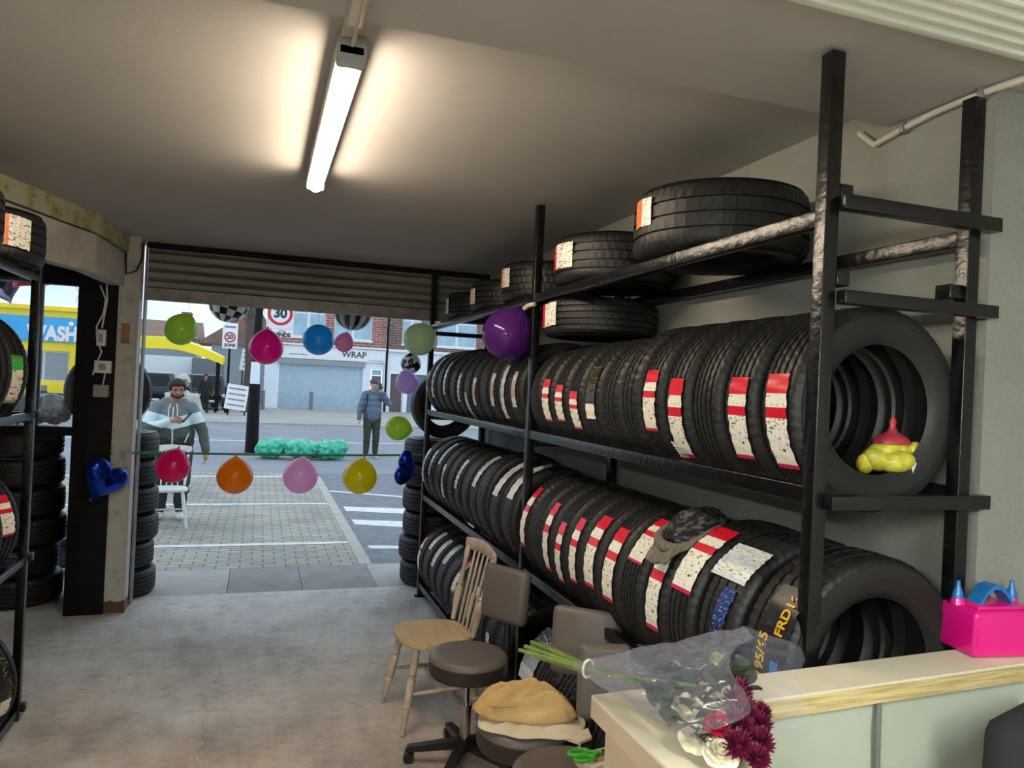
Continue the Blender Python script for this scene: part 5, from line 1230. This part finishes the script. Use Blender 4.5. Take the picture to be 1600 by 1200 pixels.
# shops across the road
shp = thing('shop_building', 'white-fronted shop with pale blue shutter and brick upper floor across the road', 'building', (3.5, 44.6, 0))
sl = Vector((3.5, 44.6, 0))
def sb(par, org_, name, mat, a, b, bev=0): return MB().box((0, 0, 0), [abs(q) for q in (Vector(b)-Vector(a))], bev=bev).build(name, mat, par, loc=(Vector(a)+Vector(b))/2-org_, smooth=False)
def hole_wall(par, org_, name, mat, x0, x1, z0, z1, y0, y1, holes):
    """wall with real openings"""
    xs = sorted({x0, x1, *[h[0] for h in holes], *[h[1] for h in holes]}); zs_ = sorted({z0, z1, *[h[2] for h in holes], *[h[3] for h in holes]})
    mb = MB()
    for a, b_ in zip(xs, xs[1:]):
        for c, d in zip(zs_, zs_[1:]):
            mx, mz = (a+b_)/2, (c+d)/2
            if any(h[0] < mx < h[1] and h[2] < mz < h[3] for h in holes): continue
            mb.b2(Vector((a, y0, c))-org_, Vector((b_, y1, d))-org_)
    bmesh.ops.remove_doubles(mb.bm, verts=mb.bm.verts, dist=1e-4)
    return mb.build(name, mat, par, smooth=False)
W1 = [(1.55, 3.45, 4.15, 6.2), (3.95, 6.15, 4.15, 6.2)]
hole_wall(shp, sl, 'brick_wall', 'brick_red', .2, 7.0, 3.75, 7.2, 44.3, 44.7, W1)
def upwin(par, org_, x0, x1, z0, z1, y):
    w_ = sb(par, org_, 'window', 'upvc', (x0, y+.1, z0), (x1, y+.16, z1))
    k = Vector((w_.location))
    def add(n, m, a, b_): MB().box((0, 0, 0), [abs(q) for q in (Vector(b_)-Vector(a))]).build(n, m, w_, loc=(Vector(a)+Vector(b_))/2-org_-k, smooth=False)
    n = 2; dx = (x1-x0)/n
    for i in range(n): add('pane', 'win_blue', (x0+dx*i+.09, y+.07, z0+.1), (x0+dx*(i+1)-.09, y+.098, z1-.7)); add('pane', 'win_blue', (x0+dx*i+.09, y+.07, z1-.6), (x0+dx*(i+1)-.09, y+.098, z1-.1))
    add('sill', 'upvc', (x0-.05, y-.08, z0-.1), (x1+.05, y+.1, z0))
P('win_blue', S(168, 196, 210), .25, col2=S(140, 170, 186), scale=1.5)
for x0, x1, z0, z1 in W1: upwin(shp, sl, x0, x1, z0, z1, 44.3)
hole_wall(shp, sl, 'shop_front', 'render_white', .2, 7.0, 0, 3.65, 44.35, 44.7, [(.98, 5.72, 0, 2.56), (6.18, 7.0-.08, 0, 2.5)])
sb(shp, sl, 'fascia_sign', 'sign_white', (.2, 44.2, 2.9), (6.95, 44.35, 3.62)); sb(shp, sl, 'cornice', 'upvc', (.15, 44.1, 3.65), (7.0, 44.4, 3.76))
sb(shp, sl, 'canopy_box', 'render_grey', (.9, 44.15, 2.56), (5.8, 44.35, 2.86))
mb = MB()
for i in range(32): mb.box((3.35-3.5, 44.5-44.6, .04+.08*i), (4.72, .03, .072), RX(.25))
P('shutter_blue', S(182, 204, 218), .5); mb.build('shutter', 'shutter_blue', shp, smooth=False)
dr = sb(shp, sl, 'entrance_door', 'door_brown', (6.28, 44.5, 0), (6.82, 44.56, 2.1)); sb(shp, sl, 'door_pane', 'door_blue', (6.36, 44.47, 1.1), (6.74, 44.5, 1.95))
sb(shp, sl, 'fanlight', 'win_blue', (6.28, 44.5, 2.15), (6.82, 44.56, 2.45))
text('lettering', 'WRAP', .50, 'sign_black', shp, (5.15-3.5, -.42, 3.27), bold=.005)
sb(shp, sl, 'small_print', 'sign_grey', (1.5, 44.19, 3.12), (2.5, 44.2, 3.16)); sb(shp, sl, 'small_print', 'sign_grey', (6.0, 44.19, 2.98), (6.9, 44.2, 3.01))
sb(shp, sl, 'roof', 'roof_tile', (.1, 44.2, 7.2), (7.0, 46, 7.5))
s2 = thing('shop_building', 'neighbouring brick shop right of the black drainpipe across the road', 'building', (14, 44.6, 0)); s2l = Vector((14, 44.6, 0))
W2 = [(7.95, 9.1, 4.1, 6.2), (10.1, 12.6, 4.1, 6.2), (14, 16.5, 4.1, 6.2), (18, 20.5, 4.1, 6.2)]
hole_wall(s2, s2l, 'brick_wall', 'brick_dark', 7.15, 24, 3.75, 7.2, 44.3, 44.7, W2)
for x0, x1, z0, z1 in W2: upwin(s2, s2l, x0, x1, z0, z1, 44.3)
hole_wall(s2, s2l, 'shop_front', 'render_white', 7.15, 24, 0, 3.74, 44.35, 44.7, [(7.35, 8.15, 0, 2.35), (8.4, 9.9, .0, 2.3), (11, 14, .4, 2.6)])
sb(s2, s2l, 'entrance_door', 'door_brown', (7.4, 44.5, 0), (8.1, 44.56, 2.3)); sb(s2, s2l, 'shop_window', 'door_blue', (8.45, 44.5, .0), (9.85, 44.56, 2.3)); sb(s2, s2l, 'shop_window', 'win_blue', (11.05, 44.5, .4), (13.95, 44.56, 2.6))
sb(s2, s2l, 'cornice', 'upvc', (7.15, 44.15, 3.6), (24, 44.4, 3.75)); sb(s2, s2l, 'roof', 'roof_tile', (7.15, 44.2, 7.2), (24, 46, 7.5))
dp = MB().cyl((7.07, 44.25, 0), (7.07, 44.25, 7.1), .07, n=10).build('drainpipe', 'black_frame'); tag(dp, 'black drainpipe between the two shops', 'drainpipe')

# yellow car wash building seen through the left window
wb = thing('car_wash_building', 'yellow car wash office with blue sign and white framed windows', 'building', (-10.4, 39.5, 0)); wl = Vector((-10.4, 39.5, 0))
hole_wall(wb, wl, 'wall', 'yellow_paint', -13.2, -8.05, .95, 4.35, 39.35, 40.5, [(-12.6, -8.45, 1.08, 2.5)])
hole_wall(wb, wl, 'base_wall', 'brick_blue', -13.2, -8.05, 0, .55, 39.36, 40.5, []); sb(wb, wl, 'base_band', 'yellow_paint', (-13.2, 39.3, .55), (-8.1, 40.4, .949))
sb(wb, wl, 'sign_board', 'sign_blue', (-12.2, 39.2, 2.92), (-8.12, 39.34, 4.05))
sb(wb, wl, 'coping', 'yellow_paint', (-13.3, 39.15, 4.351), (-7.95, 40.6, 4.55))
wn = sb(wb, wl, 'window', 'upvc', (-12.55, 39.5, 1.1), (-8.5, 39.56, 2.48))
for i in range(4):
    x = -12.5+1.01*i; MB().box((0, 0, 0), (.9, .04, 1.25)).build('pane', 'render_grey', wn, loc=Vector((x+.46, 39.47, 1.79))-wl-Vector(wn.location), smooth=False)
text('lettering', 'WASH', .90, 'sign_white', wb, (-9.15+10.4, -.32, 3.27), bold=.045, sx=.78)
text('lettering', 'ton', .30, 'sign_white', wb, (-9.75+10.4, -.32, 3.82), bold=.01)
MB().sph((-8.42+10.4, -.33, 3.78), .11, 10, (1, .2, 1)).build('drop_logo', 'sign_white', wb)
# canopy of the car wash
cn = thing('canopy', 'curved yellow canopy over the car wash yard', 'canopy', (-4.6, 38, 0))
def cf(u, v):
    x = -7.5+5.85*u; zt = 3.22+.10*math.sin(u*PI*.55+.4) if x < -3.9 else 3.30-.78*((x+3.9)/2.25)**1.5
    return x+4.6, zt
mb = MB(); A = []
for i in range(25):
    x, zt = cf(i/24, 0); zb = zt-.55+.25*(i/24)**3
    A.append([mb.bm.verts.new((x, -1.5, zb)), mb.bm.verts.new((x, -1.5, zt)), mb.bm.verts.new((x, .3, zt+.1)), mb.bm.verts.new((x, .3, zb+.2))])
for i in range(24):
    for j in range(4): mb.bm.faces.new((A[i][j], A[i][(j+1) % 4], A[i+1][(j+1) % 4], A[i+1][j]))
mb.bm.faces.new(A[0]); mb.bm.faces.new(A[-1][::-1])
mb.build('roof_sheet', 'yellow_paint', cn)
for x, y in ((2.7, -1.2), (2.7, .1), (-2.6, .1), (-2.6, -1.2)): MB().cyl((x, y, 0), (x, y, 2.6), .06, n=10).build('post', 'black_frame', cn)
yd = MB().b2((-9, 44.5, 0), (-3.6, 45, 2.65)).build('yard_wall', 'render_white', smooth=False); tag(yd, 'white wall at the back of the car wash yard', 'wall')
y2 = MB().b2((-3.55, 43.6, 0), (-1.9, 44.2, 2.6)).build('yard_shutter', 'sign_grey', smooth=False); tag(y2, 'grey shutter at the back of the car wash yard', 'shutter')
hs = thing('house', 'brown roofed house behind the car wash', 'house', (-8, 58, 0))
MB().b2((-7, 0, 0), (3.5, 6, 4.2)).build('wall', 'render_grey', hs, smooth=False); MB().prism([(-.5, 4.2), (6.5, 4.2), (3, 5.6)], -7.2, 3.7, Matrix(((0, 0, 1, 0), (1, 0, 0, 0), (0, 1, 0, 0), (0, 0, 0, 1)))).build('roof', 'roof_tile', hs, smooth=False)
MB().b2((2.2, 2.5, 5.2), (2.9, 3.2, 6.3)).build('chimney', 'brick_dark', hs, smooth=False)
h2 = thing('house', 'gabled house behind the zone sign', 'house', (-1.4, 52, 0))
MB().b2((-1.7, 0, 0), (2.2, 6, 3.8)).build('wall', 'render_grey', h2, smooth=False); MB().prism([(-2.6, 3.75), (2.6, 3.75), (1.3, 6.0), (.6, 6.0)], -.2, 6.2, Matrix(((1, 0, 0, 0), (0, 0, 1, 0), (0, 1, 0, 0), (0, 0, 0, 1)))).build('roof', 'roof_tile', h2, smooth=False)
tr = thing('tree', 'bare tree behind the street sign pole', 'tree', (-.55, 38.5, 0))
MB().tube([(0, 0, 0), (.05, 0, 2), (-.05, 0, 4), (0, 0, 6)], [.3, .24, .2, .12]).build('trunk', 'bark', tr)
for i in range(10):
    a = rnd.uniform(0, 2*PI); z = rnd.uniform(2.8, 5.5); L = rnd.uniform(.6, 1.3)
    MB().tube([(0, 0, z), (math.cos(a)*L*.5, math.sin(a)*L*.5, z+.5*L), (math.cos(a)*L, math.sin(a)*L, z+1.1*L)], [.06, .035, .012], 6).build('branch', 'bark', tr)
# cars in the yard
def car(label, loc, rz, mat, tall=False):
    t = thing('car', label, 'car', loc, rz, 'cars in the car wash yard'); h = 1.75 if tall else 1.45
    pr = [(-2.1, .35), (-2.1, .75), (-1.95, .92), (-1.1, 1.0), (-.6, h-.06), (-.3, h), (1.3, h), (1.75, h-.1), (2.05, .95), (2.1, .4)]
    mb = MB().prism(pr, -.88, .88, Matrix(((0, 0, 1, 0), (1, 0, 0, 0), (0, 1, 0, 0), (0, 0, 0, 1))))
    bmesh.ops.bevel(mb.bm, geom=[e for e in mb.bm.edges], offset=.06, segments=2, affect='EDGES'); mb.build('body', mat, t)
    mb = MB(); 
    q = [mb.bm.verts.new(v) for v in ((-.72, -1.10, 1.03), (.72, -1.10, 1.03), (.62, -.68, h-.12), (-.62, -.68, h-.12))]; mb.bm.faces.new(q)
    w_ = mb.build('windscreen', 'car_glass', t, loc=(0, -.03, .02), smooth=False); m = w_.modifiers.new('s', 'SOLIDIFY'); m.thickness = .01
    for s_ in (-1, 1):
        MB().b2((s_*.875, -.5, 1.02), (s_*.895, 1.5, h-.16)).build('side_window', 'car_glass', t, smooth=False)
        MB().sph((s_*.62, -2.08, .72), .13, 10, (1.2, .4, .7)).build('headlight', 'lamp_glass', t)
        for y in (-1.35, 1.35): wl_ = MB().cyl((s_*.72, y, .33), (s_*.92, y, .33), .33, n=20).build('wheel', 'rubber', t); MB().cyl((s_*.9, y, .33), (s_*.93, y, .33), .2, n=14).build('hubcap', 'galv', wl_)
    MB().b2((-.45, -2.13, .5), (.45, -2.09, .72)).build('grille', 'black_frame', t, smooth=False); MB().b2((-.26, -2.15, .4), (.26, -2.13, .5)).build('number_plate', 'sign_white', t, smooth=False)
    return t
car('silver car parked at the left of the car wash yard', (-7.0, 40.2, 0), -.03, 'car_silver')
car('dark green car in the middle of the car wash yard', (-4.95, 40.6, 0), .1, 'car_green', True)
car('black off-road car under the canopy beside the zone sign', (-2.75, 41.0, 0), .25, 'car_black', True)
# A-boards by the yard entrance
for i, (x, y, z) in enumerate(((-.95, 34.8, 0), (-.55, 40.8, 0))):
    t = thing('notice_board', ('white striped notice board leaning beside the zone sign pole', 'upper white notice board on posts behind the zone sign')[i], 'notice board', (x, y, z))
    z0 = .25 if i == 0 else 2.0
    MB().box((0, 0, z0+.55), (.9, .05, 1.1), RY(.12)).build('board', 'sign_white', t, smooth=False)
    for k in range(4): MB().box((.02*k-.02, -.035, z0+.2+.24*k), (.7, .02, .05), RY(.12)).build('printed_line', 'sign_grey', t, smooth=False)
    for s_ in (-.35, .35): MB().b2((s_-.03, -.02, 0), (s_+.03, .03, z0+.2)).build('leg', 'black_frame', t, smooth=False)
bgd = MB()
for k in range(22): bgd.sph((rnd.uniform(-.35, .3), rnd.uniform(-.2, .2), .2+rnd.uniform(0, .16)), .16, 8)
me = remesh(bgd, .025, 1, .05, .14, 4); lo = min(v.co.z for v in me.vertices)
for v in me.vertices: v.co.z -= lo
P('bag_white', S(214, 220, 226), .4, col2=S(150, 160, 170), scale=8, bump=.8); P('bag_grey', S(90, 100, 110), .4, col2=S(60, 68, 78), scale=8, bump=.8)
o = link('white_sack', me, 'bag_white', None, (-1.58, 6.55, 6*.222+.002)); o.scale = (.5, .6, .55); tag(o, 'white plastic sack lying on top of the tyre stack outside the left window', 'sack')

o = link('grey_sack', me.copy(), 'bag_grey', None, (-1.52, 7.4, 0)); o.data.materials.clear(); o.data.materials.append(MATS['bag_grey']); o.scale = (.7, .6, .8)
tag(o, 'grey plastic sack on the pavement outside the left window', 'sack')
bpy.data.scenes.remove(SIDE)
